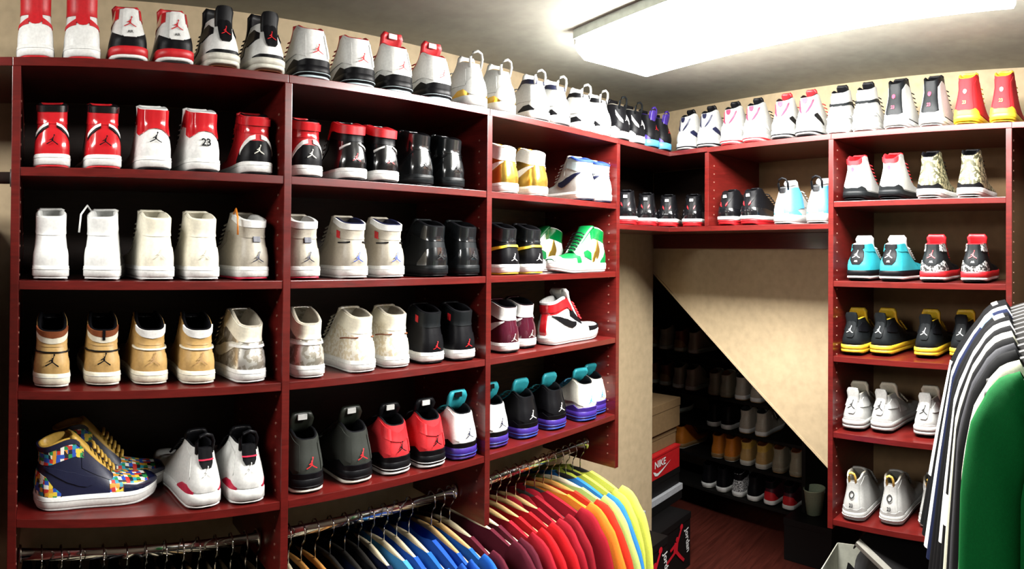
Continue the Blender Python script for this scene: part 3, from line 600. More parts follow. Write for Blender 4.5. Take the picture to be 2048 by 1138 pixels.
SHADE_DARK = mat((.022, .010, .006), .55, kind='wood')  # added panels: shade inside the bays put into a near-black colour
for b in range(2): wpart(MB().box(XW + .0005, XW + .006, LY[b] + TH / 2 + .0005, LY[b + 1] - TH / 2 - .0005, LZ[4] + .0005, LZ[0] - TH - .0005), 'shade_panel', unit, SHADE_DARK, 0)
SHADE_MID = mat((.075, .048, .018), .7, kind='wood')  # added panel, third bay's shade put into a mid brown
wpart(MB().box(XW + .0005, XW + .006, LY[2] + TH / 2 + .0005, LY[3] - TH / 2 - .0005, LZ[4] + .0005, LZ[0] - TH - .0005), 'shade_panel', unit, SHADE_MID, 0)
SHADE_BROWN = mat((.21, .125, .055), .8, kind='paint', scale=25)  # added panels whose brown stands in for the shaded wall
corner = thing('corner_shelving', 'dark red corner shelf pair bridging the two walls above the stair cupboard', 'shelving', (-LD, 2.158, 1.77))
pc = RP(t_at(-LD, 0), 0)[:2]; bc_t = t_at(XW + .008, DEP - .001)
bc = RP(t_at(XW + .001, DEP - .001), DEP - .001)[:2]
def lshape(y0, t1): return [(-LD, y0), pc, RP(t1, 0)[:2], RP(t1, DEP - .001)[:2], bc, (XW + .001, y0)]
wpart(MB().prism(lshape(LY[3] + .0003, RT[0]), LZ[0] - TH, LZ[0]), 'shelf', corner)
wpart(rbox(RT[0] + .0003, RT[1] - .0003, 0, DEP - .001, RZ[0] - TH, RZ[0]), 'shelf', corner)
wpart(MB().prism(lshape(LY[3] + TH / 2 + .0003, RT[0] + .02), RZ[1] - TH, RZ[1]), 'shelf', corner)
wpart(rbox(RT[0] + .0203, RT[1] - TH / 2 - .0003, .001, DEP - .0072, RZ[1] - TH, RZ[1]), 'shelf', corner)
wpart(rbox(RT[0] - TH / 2, RT[0] + TH / 2, 0, DEP - .001, RZ[1] + .0003, RZ[0] - TH - .0003), 'divider', corner)
m = MB()
for k_ in range(7):
    for sg in (-1, 1):
        for d in (.035,):
            a_ = Vector(RP(RT[0] + sg * (TH / 2 - .001), d, 1.84 + .032 * k_)); b_ = Vector(RP(RT[0] + sg * (TH / 2 + .0015), d, 1.84 + .032 * k_)); m.tube([a_, b_], .003, 6)
o = wpart(m, 'pin_holes', corner, mat((.42, .2, .15), .35, .5, kind='flat'), 0); o['kind'] = 'stuff'
wpart(rbox(tc + .02, RT[1] - TH / 2 - .001, DEP - .020, DEP - .001, RZ[1] - TH - .068, RZ[1] - TH - .0003), 'wall_cleat', corner)

wpart(rbox(RT[0] + TH / 2 + .0005, RT[1] - TH / 2 - .0005, DEP - .0065, DEP - .0008, RZ[1] + .0005, RZ[0] - TH - .0005), 'shade_panel', corner, SHADE_BROWN, 0)  # added sheet in the shaded wall's brown
wpart(rbox(bc_t, RT[0] - TH / 2 - .0005, DEP - .0065, DEP - .0008, RZ[1] + .0005, RZ[0] - TH - .0005), 'shade_panel', corner, SHADE_DARK, 0)  # added dark sheets here and below, corner shade in their colour
wpart(MB().box(XW + .0005, XW + .006, LY[3] + TH / 2 + .0005, bc[1] - .012, RZ[1] + .0005, LZ[0] - TH - .0005), 'shade_panel', corner, SHADE_DARK, 0)
runit = thing('shoe_shelving', 'narrow dark red shoe shelving on the short wall, right of the stair cupboard', 'shelving', RP(-.655, 0, .75))
for t in (RT[1], RT[2]):
    up_ = wpart(rbox(t - TH / 2, t + TH / 2, 0, DEP - .001, .755, RZ[0] - TH - .0003), 'upright', runit)
    m = MB()
    for k_ in range(40):
        for sg in (-1, 1):
            for d in (.03,):
                z = .80 + .032 * k_
                m.tube([RP(t + sg * (TH / 2 - .001), d, z), RP(t + sg * (TH / 2 + .0015), d, z)], .003, 6)
    o = loc(m.build('pin_holes', mat((.42, .2, .15), .35, .5, kind='flat')), up_); o['kind'] = 'stuff'
for r_, z in RZ.items():
    if r_ == 1: continue
    a_, b_ = RT[1] + TH / 2 + .0004, RT[2] - TH / 2 - .0004
    if r_ == 0: a_, b_ = RT[1] + .0003, RT[2] + TH / 2
    wpart(rbox(a_, b_, .0 if r_ == 0 else .002, DEP - .0072, z - TH, z), 'shelf', runit)
wpart(rbox(RT[2] + TH / 2 + .0003, .55, 0, DEP - .001, RZ[0] - TH, RZ[0]), 'shelf', runit)
wpart(rbox(.531, .55, 0, DEP - .001, .755, RZ[0] - TH - .0003), 'upright', runit)

wpart(rbox(RT[1] + TH / 2 + .0005, RT[2] - TH / 2 - .0005, DEP - .0065, DEP - .0008, RZ[6] + .0005, RZ[0] - TH - .0005), 'shade_panel', runit, SHADE_BROWN, 0)  # added sheets behind the short unit, shade put into their brown
wpart(rbox(RT[2] + TH / 2 + .0005, .53, DEP - .0065, DEP - .0008, .76, RZ[0] - TH - .0005), 'shade_panel', runit, SHADE_BROWN, 0)
# ---------------------------------------------------------------- shoes on the shelves
DONE = {}
def shoe(sty, label, x, y, z, rz, group):
    st = ST[sty]
    if sty not in DONE:
        o = build_shoe('sneaker', st); DONE[sty] = o; CH[sty] = kids_new[:]
    else:
        src = DONE[sty]; o = src.copy(); COL.objects.link(o)
        for ch, subs in CH[sty]:
            c = ch.copy(); c.parent = o; COL.objects.link(c)
            for g_ in subs:
                d = g_.copy(); d.parent = c; COL.objects.link(d)
    o.location = (x, y, z + .0004); o.rotation_euler = (0, 0, rz)
    o['label'] = label; o['category'] = 'shoe'; o['group'] = group
    return o
kids_new = []
_link0 = link
def link(name, me, m, parent=None):
    o = _link0(name, me, m, parent)
    if parent is not None and parent.parent is not None:
        for c, subs in kids_new:
            if c == parent: subs.append(o)
    elif parent is not None: kids_new.append((o, []))
    return o
_bs = build_shoe
def build_shoe(name, st):
    kids_new.clear(); return _bs(name, st)
LABELS = set()
def lab(sty, where, side=None):
    d = ST[sty]['d']
    for c in ((f'{d}, {side} from upright, {where}' if side in ('second', 'fourth') or side in ('first', 'third') else f'{d}, {side} of its pair, {where}' if side else f'{d}, {where}'),):
        if c in LABELS: print('DUP', c)
        LABELS.add(c); return c
def place_long(row, where, items, group):
    for it in items:
        sty, y, ins, side = it[:4]; yaw = it[4] if len(it) > 4 else 0
        wh = it[5] if len(it) > 5 else where
        shoe(sty, lab(sty, wh, side), -LD - ins, y, LZ[row], math.radians(90 + yaw), group)
def place_short(row, where, items, group):
    for it in items:
        sty, t, ins, side = it[:4]; yaw = it[4] if len(it) > 4 else 0
        x, y, _ = RP(t, ins); shoe(sty, lab(sty, where, side), x, y, RZ[row], PHI + math.radians(yaw), group)
l, r = 'left', 'right'
place_long(0, 'top shelf', [
    ('red3', -.15, .022, None, 0, 'cut off at the top shelf edge'),
    ('twoR', -.014, .012, l), ('twoR', .090, .014, r), ('red3', .195, .02, l), ('red3', .301, .018, r), ('cem4', .414, .014, l, 3), ('cem4', .525, .010, r, 2),
    ('fire5', .645, .014, l), ('fire5', .775, .02, r, -4), ('fire5t', .897, .022, l), ('fire5t', 1.030, .022, r), ('gold6', 1.160, .02, l, -4), ('gold6', 1.280, .02, r),
    ('navy6', 1.428, .02, l, -6), ('navy6', 1.530, .016, r), ('blk6', 1.658, .018, l, -6), ('blk6', 1.760, .018, r), ('oreo', 1.872, .014, l), ('oreo', 1.978, .016, r), ('purp', 2.078, .014, l), ('purp', 2.168, .010, r, 3)],
    'sneakers on the top shelf')
place_short(0, 'short wall top shelf', [
    ('navy7', -1.652, .02, l, -6), ('navy7', -1.535, .016, r), ('card7', -1.417, .016, l), ('card7', -1.310, .016, r), ('bord7', -1.181, .014, l), ('bord7', -1.078, .012, r, -2), ('str8', -.949, .010, l, 2), ('str8', -.850, .008, r, 1),
    ('blk13', -.738, .010, l, -3), ('blk13', -.615, .014, r, -3), ('mar13', -.497, .016, l, -3), ('mar13', -.378, .016, r, -3)], 'sneakers on the top shelf')
place_long(1, 'second shelf', [
    ('chi1', .026, .02, l), ('chi1', .142, .018, r, 2), ('wr1', .255, .018, None), ('wr23', .372, .020, None, 3), ('rstrap', .500, .022, None, -3, 'second shelf beside number 23 shoe'),
    ('rstrap', .636, .024, None, 0, 'second shelf beside the red strapped pair'), ('bred', .755, .014, l, -4), ('bred', .853, .010, r, 2), ('blkg', .972, .02, l), ('blkg', 1.082, .02, r),
    ('gold1', 1.290, .012, l), ('gold1', 1.422, .014, r, -3), ('blu1', 1.640, .002, l, -14), ('blu1', 1.752, .008, r, -6)], 'high tops on the second shelf')
place_long(2, 'third shelf', [
    ('wht0', .026, .02, l), ('wht1', .134, .02, r, -12), ('crm1', .268, .02, l, 5), ('crm1', .373, .02, r, 2), ('gry1', .500, .022, None, 8), ('gry1n', .632, .024, None), ('gry2', .765, .018, l, 0), ('gry2', .880, .02, r, 2),
    ('blk1', 1.022, .016, l), ('blk1', 1.134, .01, r, 2), ('yel1', 1.300, .016, l), ('yel1', 1.408, .016, r)], 'high tops on the third shelf')
shoe('grn1', 'green and white high top with gold side crest, front one, third shelf', -LD - .058, 1.772, LZ[2], math.radians(184), 'high tops on the third shelf')
shoe('grn1', 'green and white high top mostly hidden behind its crested mate, third shelf', -LD - .185, 1.70, LZ[2], math.radians(176), 'high tops on the third shelf')
place_long(3, 'fourth shelf', [
    ('tan1', .031, .023, None), ('tan1k', .147, .040, None), ('wht2', .259, .040, l, 4), ('wht2', .366, .026, r), ('sil1', .492, .012, l, 9), ('sil1', .639, .010, r, -2), ('qlt1', .792, .016, l, 4), ('qlt1', .900, .026, r, -2),
    ('blw1', 1.018, .026, l), ('blw1', 1.118, .010, r), ('mar1', 1.310, .024, l), ('mar1', 1.414, .052, r)], 'high tops on the fourth shelf')
shoe('btoe', lab('btoe', 'end of fourth shelf'), -LD - .072, 1.490, LZ[3], math.radians(3), 'high tops on the fourth shelf')
place_long(4, 'lowest shelf', [
    ('inf6', .380, .010, l, 9), ('inf6', .482, .006, r, 2), ('olv5', .640, .016, l, 2), ('olv5', .782, .018, r, 4), ('red5', .900, .018, l, 3), ('red5', 1.008, .008, r), ('grp5', 1.120, .006, l), ('grp5', 1.262, .024, r),
    ('bgrp5', 1.395, .026, l), ('bgrp5', 1.530, .026, r), ('fresh', 1.672, .014, l, -8), ('fresh', 1.768, .040, r)], 'sneakers on the lowest shelf')
shoe('rain', 'multicoloured mosaic high top with gold laces, side on, lowest shelf front', -LD - .072, -.004, LZ[4], math.radians(10), 'sneakers on the lowest shelf')
shoe('rain', 'multicoloured mosaic high top hidden behind its mate, only toe and collar showing', -LD - .205, .030, LZ[4], math.radians(-4), 'sneakers on the lowest shelf')
for i, (x, y, a_, s_) in enumerate([(-1.405, 1.945, 30, 'first, against the shelving upright'), (-1.405, 2.085, 27, 'second from the upright'), (-1.372, 2.195, 22, 'third from the upright'), (-1.272, 2.225, 14, 'fourth, beside the divider')]):
    shoe('bred11', f'black red-soled sneaker on corner shelf, {s_}', x, y, RZ[1], math.radians(a_), 'sneakers on the corner shelf')
place_short(1, 'shelf right of divider', [('bred11', -1.430, .014, l, -3), ('bred11', -1.322, .014, r, -3), ('blue6', -1.170, .012, l, -3), ('blue6', -1.030, .010, r, 0)], 'sneakers on the corner shelf')
place_short(2, 'short unit upper shelf', [('red14', -.890, .016, l), ('red14', -.757, .016, r), ('camo', -.622, .018, l), ('camo', -.486, .020, r)], 'sneakers on the short wall unit')
place_short(3, 'short unit second shelf', [('teal3', -.874, .018, l), ('teal3', -.756, .018, r, -3), ('cem3', -.607, .014, l, 3), ('cem3', -.468, .010, r, 2)], 'sneakers on the short wall unit')
place_short(4, 'short unit third shelf', [('thun', -.902, .028, 'first'), ('thun', -.808, .055, 'second', -6), ('thun', -.648, .064, 'third', -2), ('thun', -.530, .085, 'fourth', -2)], 'sneakers on the short wall unit')
place_short(5, 'short unit fourth shelf', [('pure', -.897, .030, 'first'), ('pure', -.802, .048, 'second', -6), ('pure', -.645, .05, 'third', -2)], 'sneakers on the short wall unit')
place_short(6, 'short unit bottom shelf', [('flint', -.885, .008, 'first'), ('flint', -.757, .030, 'second'), ('flint', -.622, .05, 'third', 5)], 'sneakers on the short wall unit')

# ---------------------------------------------------------------- dim rack under the stairs
rack = thing('shoe_rack', 'black tiered shoe rack in the dark cupboard under the stairs', 'rack', RP(-2.32, 1.30))
BLK = mat((.005, .0045, .004), .6, spec=.2)
for t in (-3.06, -1.72): wpart(rbox(t - .012, t + .012, 1.16, 1.48, 0, 1.20 if t < -2.3 else .70), 'side_frame', rack, BLK)
TIER = [(.205, -1.732), (.405, -1.732), (.595, -1.732), (.79, -1.96), (1.03, -2.27)]
for z, t1 in TIER: wpart(rbox(-3.047, t1, 1.165, 1.475, z - .016, z), 'tier', rack, BLK)
GR = 'shoes on the rack under the stairs'
def rk(sty, tier, t, txt, yaw=0, n=1.175):
    x, y, _ = RP(t - .34, n); shoe(sty, txt, x, y, TIER[tier][0], PHI + math.radians(yaw), GR)
for sty, tier, t, txt, *o_ in [
    ('bblk', 0, -2.10, 'black trainer at left end of the lowest rack tier'), ('bblk', 0, -1.985, 'black trainer second on the lowest rack tier'), ('bspk', 0, -1.86, 'speckled black high top third on lowest rack tier'),
    ('bblk', 0, -1.75, 'black trainer fourth on the lowest rack tier'), ('bred_', 0, -1.63, 'dark red trainer beside black one on lowest rack tier'), ('bred_', 0, -1.50, 'dark red trainer ending the lowest rack tier'),
    ('borg', 1, -2.02, 'orange brown boot, left of its pair, second rack tier'), ('borg', 1, -1.92, 'orange brown boot, right of its pair, second rack tier'), ('bgold', 1, -1.80, 'mustard high top, left of its pair, second rack tier'), ('bgold', 1, -1.69, 'mustard high top, right of its pair, second rack tier'),
    ('bsand', 1, -1.57, 'sand high top next to mustard pair, second rack tier'), ('bsand', 1, -1.455, 'sand high top ending the second rack tier'),
    ('bblk', 2, -2.06, 'black pale-soled trainer, left of its pair, third rack tier'), ('bblk', 2, -1.95, 'black pale-soled trainer, right of its pair, third rack tier'), ('bwht', 2, -1.81, 'off white trainer, left of its pair, third rack tier'), ('bwht', 2, -1.69, 'off white trainer, right of its pair, third rack tier'),
    ('bsand', 3, -2.05, 'tall sand high top, left of its pair, fourth rack tier'), ('bsand', 3, -1.955, 'tall sand high top, right of its pair, fourth rack tier'), ('bwht', 3, -1.84, 'off white trainer beside sand pair, fourth rack tier'), ('bwht', 3, -1.73, 'off white trainer under the slope, fourth rack tier'),
    ('bbrn', 3, -2.58, 'brown pale-toed trainer first on fourth rack tier'), ('bbrn', 3, -2.47, 'brown pale-toed trainer second on fourth rack tier'), ('bwht', 3, -2.35, 'off white trainer after brown pair, fourth rack tier'), ('bwht', 3, -2.24, 'off white trainer left of the sand pair, fourth rack tier'),
    ('bbrn', 4, -2.60, 'brown trainer first on the topmost rack tier'), ('bwht', 4, -2.48, 'off white trainer after brown one, topmost rack tier'), ('bbrn', 4, -2.34, 'brown trainer third on the topmost rack tier'), ('bwht', 4, -2.22, 'off white trainer last on the topmost rack tier'),
    ('bgold', 1, -2.45, 'mustard high top far left on second rack tier'), ('borg', 1, -2.33, 'orange boot beside far left mustard shoe, second rack tier'), ('bblk', 2, -2.45, 'black trainer far left on third rack tier')]:
    rk(sty, tier, t, txt, random.uniform(-4, 4))

# ---------------------------------------------------------------- boxes
KBOX = mat((.006, .0055, .0055), .5, spec=.2)
def shoe_box(label, x, y, z, rz, sx, sy, sz, body, lid, marks=(), lidh=.035, open_=False):
    o = thing('shoe_box', label, 'box', (x, y, z), rz, 'stacked shoe boxes')
    MB().box(-sx / 2 + .003, sx / 2 - .003, -sy / 2 + .003, sy / 2 - .003, .0004, sz - .003).build('box_body', body, o, bevel=.002)
    MB().box(-sx / 2, sx / 2, -sy / 2, sy / 2, sz - lidh, sz).build('lid', lid, o, bevel=.002)
    for kind_, c, u, zz, h, rot in marks:      # on the +x face; u runs along +y
        ps = []
        if kind_ == 'fig': ps = [([(px * h, pz * h) for px, pz in p], [tuple(range(len(p)))]) for p in FIGURE]
        elif kind_ == 'swoosh':
            a_ = [(-1, .18), (-.8, -.12), (-.5, -.2), (0, -.05), (1.1, .42), (0, .08), (-.45, -.02), (-.62, .0), (-.72, .08)]
            ps = [([(px * h, pz * h) for px, pz in q], [tuple(range(len(q)))]) for q in ([a_[i], a_[i + 1], a_[8 - i - 1], a_[8 - i]] if i < 3 else [a_[3], a_[4], a_[5]] for i in range(4))]
        else: ps = [text2d(kind_, h)]
        mb = MB(); cr, sr = math.cos(rot), math.sin(rot)
        for i_, (p, f) in enumerate(ps): mb.add([(sx / 2 + .0012 + .00025 * i_, u + px * cr - pz * sr, zz + px * sr + pz * cr) for px, pz in p], f)
        mb.build('emblem' if kind_ in ('fig', 'swoosh') else 'lettering', c, o)
    return o
RED_ = mat((.50, .012, .015), .4); WH_ = mat((.8, .8, .78), .5); GREYB = mat((.42, .43, .45), .45); CARD = mat((.20, .12, .05), .8)
REDM = mat((.62, .01, .025), .45)
shoe_box('black shoe box on the floor with red figure, far one', -1.79, 2.755, .0, 0, .26, .34, .29, KBOX, KBOX, [('fig', REDM, -.005, .085, .108, -.2), ('Jordan', WH_, .115, .15, .05, -math.pi / 2 + .15)])
shoe_box('black shoe box with pale grey lid under the red box', -1.93, 2.875, .2905, 0, .28, .36, .085, KBOX, GREYB, lidh=.034)
shoe_box('black plain shoe box directly below the red box', -1.94, 2.875, .376, 0, .27, .35, .095, KBOX, KBOX)
shoe_box('bright red shoe box with white lettering and swoosh', -1.93, 2.875, .4715, 0, .26, .335, .128, RED_, RED_, [('NIKE', WH_, -.045, .062, .052, 0), ('swoosh', WH_, -.03, .034, .085, .0)], lidh=.012)
shoe_box('lower brown card box on the red box', -1.96, 2.88, .60, 0, .26, .34, .10, CARD, CARD)
shoe_box('upper brown card box at the head of the stack', -1.94, 2.885, .7005, 0, .26, .35, .16, CARD, CARD, lidh=.045)
shoe_box('black shoe box below the clothes with red figure, near one', -1.58, 2.20, .19, 0, .24, .33, .235, KBOX, KBOX, [('fig', REDM, .03, .035, .108, -.2), ('Jordan', WH_, .135, .11, .045, -math.pi / 2 + .15)])
shoe_box('black shoe box underneath the near red figure box', -1.58, 2.20, .0, 0, .24, .34, .19, KBOX, KBOX)
shoe_box('black box with grey lid standing on the near red figure box', -1.64, 2.24, .4255, 0, .10, .28, .075, KBOX, GREYB, lidh=.03)
# boxes under the short wall unit
def rb(label, t, n, z, yaw, sx, sy, sz, b, ld, **k): x, y, _ = RP(t, n); return shoe_box(label, x, y, z, PHI + math.radians(yaw), sx, sy, sz, b, ld, **k)
rb('black shoe box on the floor under the short unit', -.74, .19, 0, 0, .40, .30, .17, KBOX, KBOX)
rb('second black shoe box stacked under the short unit', -.74, .19, .1704, 0, .40, .30, .17, KBOX, KBOX)
rb('third black shoe box stacked under the short unit', -.77, .19, .3408, 0, .40, .30, .114, KBOX, KBOX)
wb_ = thing('open_box', 'open white shoe box under the short unit holding black tissue', 'box', RP(-.86, .14, .4552), PHI + .18, 'stacked shoe boxes')
m = MB(); A_, B_, H_ = .17, .13, .135
for x0, x1, y0, y1 in ((-A_, A_, -B_, -B_ + .004), (-A_, A_, B_ - .004, B_), (-A_, -A_ + .004, -B_, B_), (A_ - .004, A_, -B_, B_), (-A_, A_, -B_, B_)):
    m.box(x0, x1, y0, y1, .0004, H_ if (x1 - x0) * (y1 - y0) < .01 else .005)
m.build('box_body', mat((.50, .50, .42), .6), wb_)
tm = MB(); Pt = np.array([[(x, y, .105 + .03 * math.sin(x * 40 + y * 25) + .02 * math.sin(y * 60 - x * 17)) for y in np.linspace(-B_ + .006, B_ - .006, 10)] for x in np.linspace(-.09, A_ - .006, 14)])
tm.add(*grid(Pt)); tm.build('tissue', mat((.02, .02, .022), .6), wb_, True)
ldd = thing('box_lid', 'black shoe box lid with grey stripe leaning on the open white box', 'lid', RP(-.70, .09, .655), PHI, 'stacked shoe boxes')
MB().box(-.17, .17, -.10, .10, -.004, .004).build('panel', KBOX, ldd, bevel=.001)
MB().box(-.17, .17, -.1015, -.080, -.010, .0055).build('stripe', mat((.22, .21, .18), .6), ldd)
for x0, x1, y0, y1 in ((-.172, -.168, -.10, .10), (.168, .172, -.10, .10), (-.17, .17, .098, .102)): MB().box(x0, x1, y0, y1, -.03, .004).build('rim', KBOX, ldd)
ldd.rotation_euler = (math.radians(14), math.radians(30), PHI - .12)
bk = thing('bucket', 'pale green bucket standing under the raking wall by the black bag', 'bucket', (-1.09, 3.31, .2302), 0)
bk.scale = (.52, .52, .52)
shoe_box('black storage carton beneath the pale green bucket', -1.06, 3.32, 0, PHI, .30, .30, .2295, KBOX, KBOX)
m = MB(); pr = [(.0, .004), (.085, .004), (.115, .26), (.121, .262), (.121, .272), (.112, .272), (.08, .012), (0, .012)]
P = np.array([[(r0 * math.cos(a_), r0 * math.sin(a_), z) for r0, z in pr] for a_ in np.linspace(0, 2 * math.pi, 21)[:-1]])
m.add(*grid(P, closed=True)); m.build('bucket_body', mat((.42, .50, .34), .5), bk, True)
MB().tube([(.12 * math.cos(a_), .02 * math.sin(a_) - .0, .26 - .09 * math.sin(a_)) for a_ in np.linspace(0, math.pi, 13)], .003, 6).build('handle', mat((.5, .5, .5), .3, .8, kind='flat'), bk, True)
# ---------------------------------------------------------------- clothes rods, hangers, garments
def rod(label, p0, p1, sup, CHROME=CHROME):
    o = thing('closet_rod', label, 'rod', p0)
    d = Vector(p1) - Vector(p0)
    MB().tube([(0, 0, 0), tuple(d)], .0075, 16, ry=.0145).build('bar', CHROME, o, True)
    for k_ in sup:
        q = d * k_; MB().tube([tuple(q - d.normalized() * .003), tuple(q + d.normalized() * .003)], .014, 14, ry=.022).build('socket', CHROME, o, True)
    return o
ZR_ = .967; XR = -1.465
for b, nm in enumerate(('first', 'second', 'third')):
    rod(f'oval chrome clothes rod under the {nm} bay of the long wall', (XR, LY[b] + TH / 2 + .001, ZR_), (XR, LY[b + 1] - TH / 2 - .001, ZR_ + (.0 if b < 2 else .012)), (.01, .99))
HANG = {}
def tree(o, subs, loc_, rz):
    r_ = o.copy(); COL.objects.link(r_); r_.location = loc_; r_.rotation_euler = (0, 0, rz)
    for c in subs:
        d = c.copy(); d.parent = r_; COL.objects.link(d)
    return r_
def hanger(kind_, label, loc_, rz, group):
    """origin at the rod's centre; arms along x"""
    if kind_ in HANG: o = tree(*HANG[kind_], loc_, rz)
    else:
        o = thing('clothes_hanger', '', 'hanger', loc_, rz); kids_new.clear()
        pts = [(.0, 0, -.088), (0, 0, -.050), (.004, 0, -.036), (.018, 0, -.020), (.021, 0, .0), (.014, 0, .016), (0, 0, .0215), (-.013, 0, .016), (-.019, 0, .004)]
        MB().tube(pts, .0022, 6).build('hook', CHROME, o, True)
        m_ = dict(wood=MAPLE, pale=PALE, honey=HONEY, dark=mat((.02, .018, .016), .4))[kind_]
        xs = np.linspace(-.215, .215, 15); ap = [(x, .012 * (x / .2) ** 2, -.087 - .058 * (abs(x) / .215) ** 1.5) for x in xs]
        P = []
        for i, p in enumerate(ap):
            hz = .012 + .006 * (abs(xs[i]) / .215); P.append([(p[0], p[1] + .0065 * math.cos(t), p[2] - .004 + hz * math.sin(t)) for t in np.linspace(0, 2 * math.pi, 9)[:-1]])
        P = np.array(P); vv = list(P.reshape(-1, 3)); n, k_ = P.shape[:2]
        f = [(i * k_ + j, i * k_ + (j + 1) % k_, (i + 1) * k_ + (j + 1) % k_, (i + 1) * k_ + j) for i in range(n - 1) for j in range(k_)] + [tuple(range(k_ - 1, -1, -1)), tuple((n - 1) * k_ + j for j in range(k_))]
        MB().add(vv, f).build('arms', m_, o, True)
        HANG[kind_] = (o, [c for c, _ in kids_new])
    o['label'] = label; o['group'] = group; return o
GN = [0]
def garment(name, label, cat, loc_, rz, col, length=.70, hwid=.205, chest=.25, neck=.075, thick=.010, sleeve=.42, flare=.10, sl_col=None, stripes=(), trim=None, group=None, sgn=(1, -1), drop=.058, cuff=None, sx=1.):
    """hangs in the xz plane from the origin at the rod centre"""
    GN[0] += 1; rnd = random.Random(GN[0] * 7)
    o = thing(name, label, cat, loc_, rz, group)
    o.scale = (sx, 1, 1)
    ph = [rnd.uniform(0, 6) for _ in range(4)]
    zs_ = lambda x: -.074 - drop * (abs(x) / .215) ** 1.5
    nu, nw = 25, 22; W_ = np.linspace(0, 1, nw); U_ = np.linspace(-1, 1, nu)
    def pt(u, w, side):
        hw = hwid + (chest - hwid) * min(1, w * 4) ** .8; x = u * hw
        zt = zs_(x)
        if abs(x) < neck: zt -= (.020 if side < 0 else .045) * (1 - (x / neck) ** 2)
        z = zt + (-.09 - length - zt) * w
        th = (.0045 + thick * min(1, w * 5) ** .7) * (1 - abs(u) ** 4) + .0025
        fold = .35 * thick * min(1, w * 2.5) * (math.sin(u * 6 + ph[0] + w * 1.5) + .6 * math.sin(u * 11 + ph[1] - w * 2))
        return (x, side * th + fold, z)
    m = MB()
    for side in (1, -1):
        P = np.array([[pt(u, w, side) for w in W_] for u in U_]); m.add(*grid(P, flip=side < 0))
    for k_ in (0, -1):
        P = np.array([[pt(U_[k_], w, s_) for s_ in (1, -1)] for w in W_]); m.add(*grid(P, flip=k_ == 0))
    P = np.array([[pt(u, 0, s_) for s_ in (1, -1)] for u in U_ if abs(u) * hwid > neck and u > 0]); m.add(*grid(P))
    P = np.array([[pt(u, 0, s_) for s_ in (1, -1)] for u in U_ if abs(u) * hwid > neck and u < 0]); m.add(*grid(P))
    m.build('body', col, o, True)
    if trim is not None:
        cpts = [(neck * 1.02 * math.cos(a_), .010 * math.sin(a_), zs_(neck * math.cos(a_)) + .004 - (.032 if math.sin(a_) > 0 else .012) * math.sin(abs(a_))) for a_ in np.linspace(0, 2 * math.pi, 17)[:-1]]
        MB().tube(cpts, .0055, 6, closed=True).build('collar', trim, o, True)
    if name in ('hooded_sweater', 'jacket'):
        P = []
        for i in range(13):
            t_ = math.pi * i / 12; rr = math.sin(t_) ** .7; xx = -.105 * math.cos(t_)
            P.append([(xx, (.010 + .006 * rr) * math.cos(a_) + .004 * math.sin(3 * t_ + ph[0]), -.092 - .030 * rr - .045 * (abs(xx) / .1) ** 2 + (.034 * rr + .004) * math.sin(a_)) for a_ in np.linspace(0, 2 * math.pi, 13)[:-1]])
        P = np.array(P); n_, k_ = P.shape[:2]
        MB().add(list(P.reshape(-1, 3)), [(i * k_ + j, i * k_ + (j + 1) % k_, (i + 1) * k_ + (j + 1) % k_, (i + 1) * k_ + j) for i in range(n_ - 1) for j in range(k_)]).build('hood', col, o, True)
    if sleeve:
        for s_ in sgn:
            path = [(.175, -.128), (.21, -.152), (.235, -.20), (.245 + flare * .35, -.28), (.25 + flare * .65, -.12 - sleeve * .6), (.25 + flare, -.12 - sleeve)]
            r1 = [.040, .056, .066, .064, .060, .054]
            rings = []; tt = np.linspace(0, 5, 19); px = np.interp(tt, range(6), [p[0] for p in path]); pz = np.interp(tt, range(6), [p[1] for p in path]); rr = np.interp(tt, range(6), r1)
            for i in range(19):
                j0, j1 = max(0, i - 1), min(18, i + 1); t_ = np.array([px[j1] - px[j0], pz[j1] - pz[j0]]); t_ /= np.linalg.norm(t_); nn = np.array([-t_[1], t_[0]])
                ring = []
                for a_ in np.linspace(0, 2 * math.pi, 17)[:-1]:
                    c_ = math.cos(a_) * rr[i]; b_ = math.sin(a_) * (thick * 1.0 + .006) * (.55 + .45 * min(1, i / 5)) + .18 * thick * math.sin(i * .9 + ph[2] + c_ * 60)
                    ring.append((s_ * (px[i] + nn[0] * c_), b_, pz[i] + nn[1] * c_))
                rings.append(ring)
            R_ = np.array(rings); n, k_ = R_.shape[:2]
            sub = lambda i0, i1, grow=0.: (list(((R_[i0:i1] - R_[i0:i1].mean(1, keepdims=True)) * (1 + grow) + R_[i0:i1].mean(1, keepdims=True)).reshape(-1, 3)), [q[::-1] if s_ > 0 else q for q in [(i * k_ + j, (i + 1) * k_ + j, (i + 1) * k_ + (j + 1) % k_, i * k_ + (j + 1) % k_) for i in range(i1 - i0 - 1) for j in range(k_)]])
            sm_ = MB(); sm_.add(*sub(0, 19)); so = sm_.build('sleeve', sl_col or col, o, True)
            if cuff is not None: MB().add(*sub(16, 19, .03)).build('cuff', cuff, so, True)
            for i0, i1, sc_ in stripes: MB().add(*sub(i0, i1, .02)).build('sleeve_band', sc_, so, True)
    return o
def cl(rgb, r_=.8): return mat(rgb, r_, kind='cloth', scale=260, bump=.25, spec=.15)
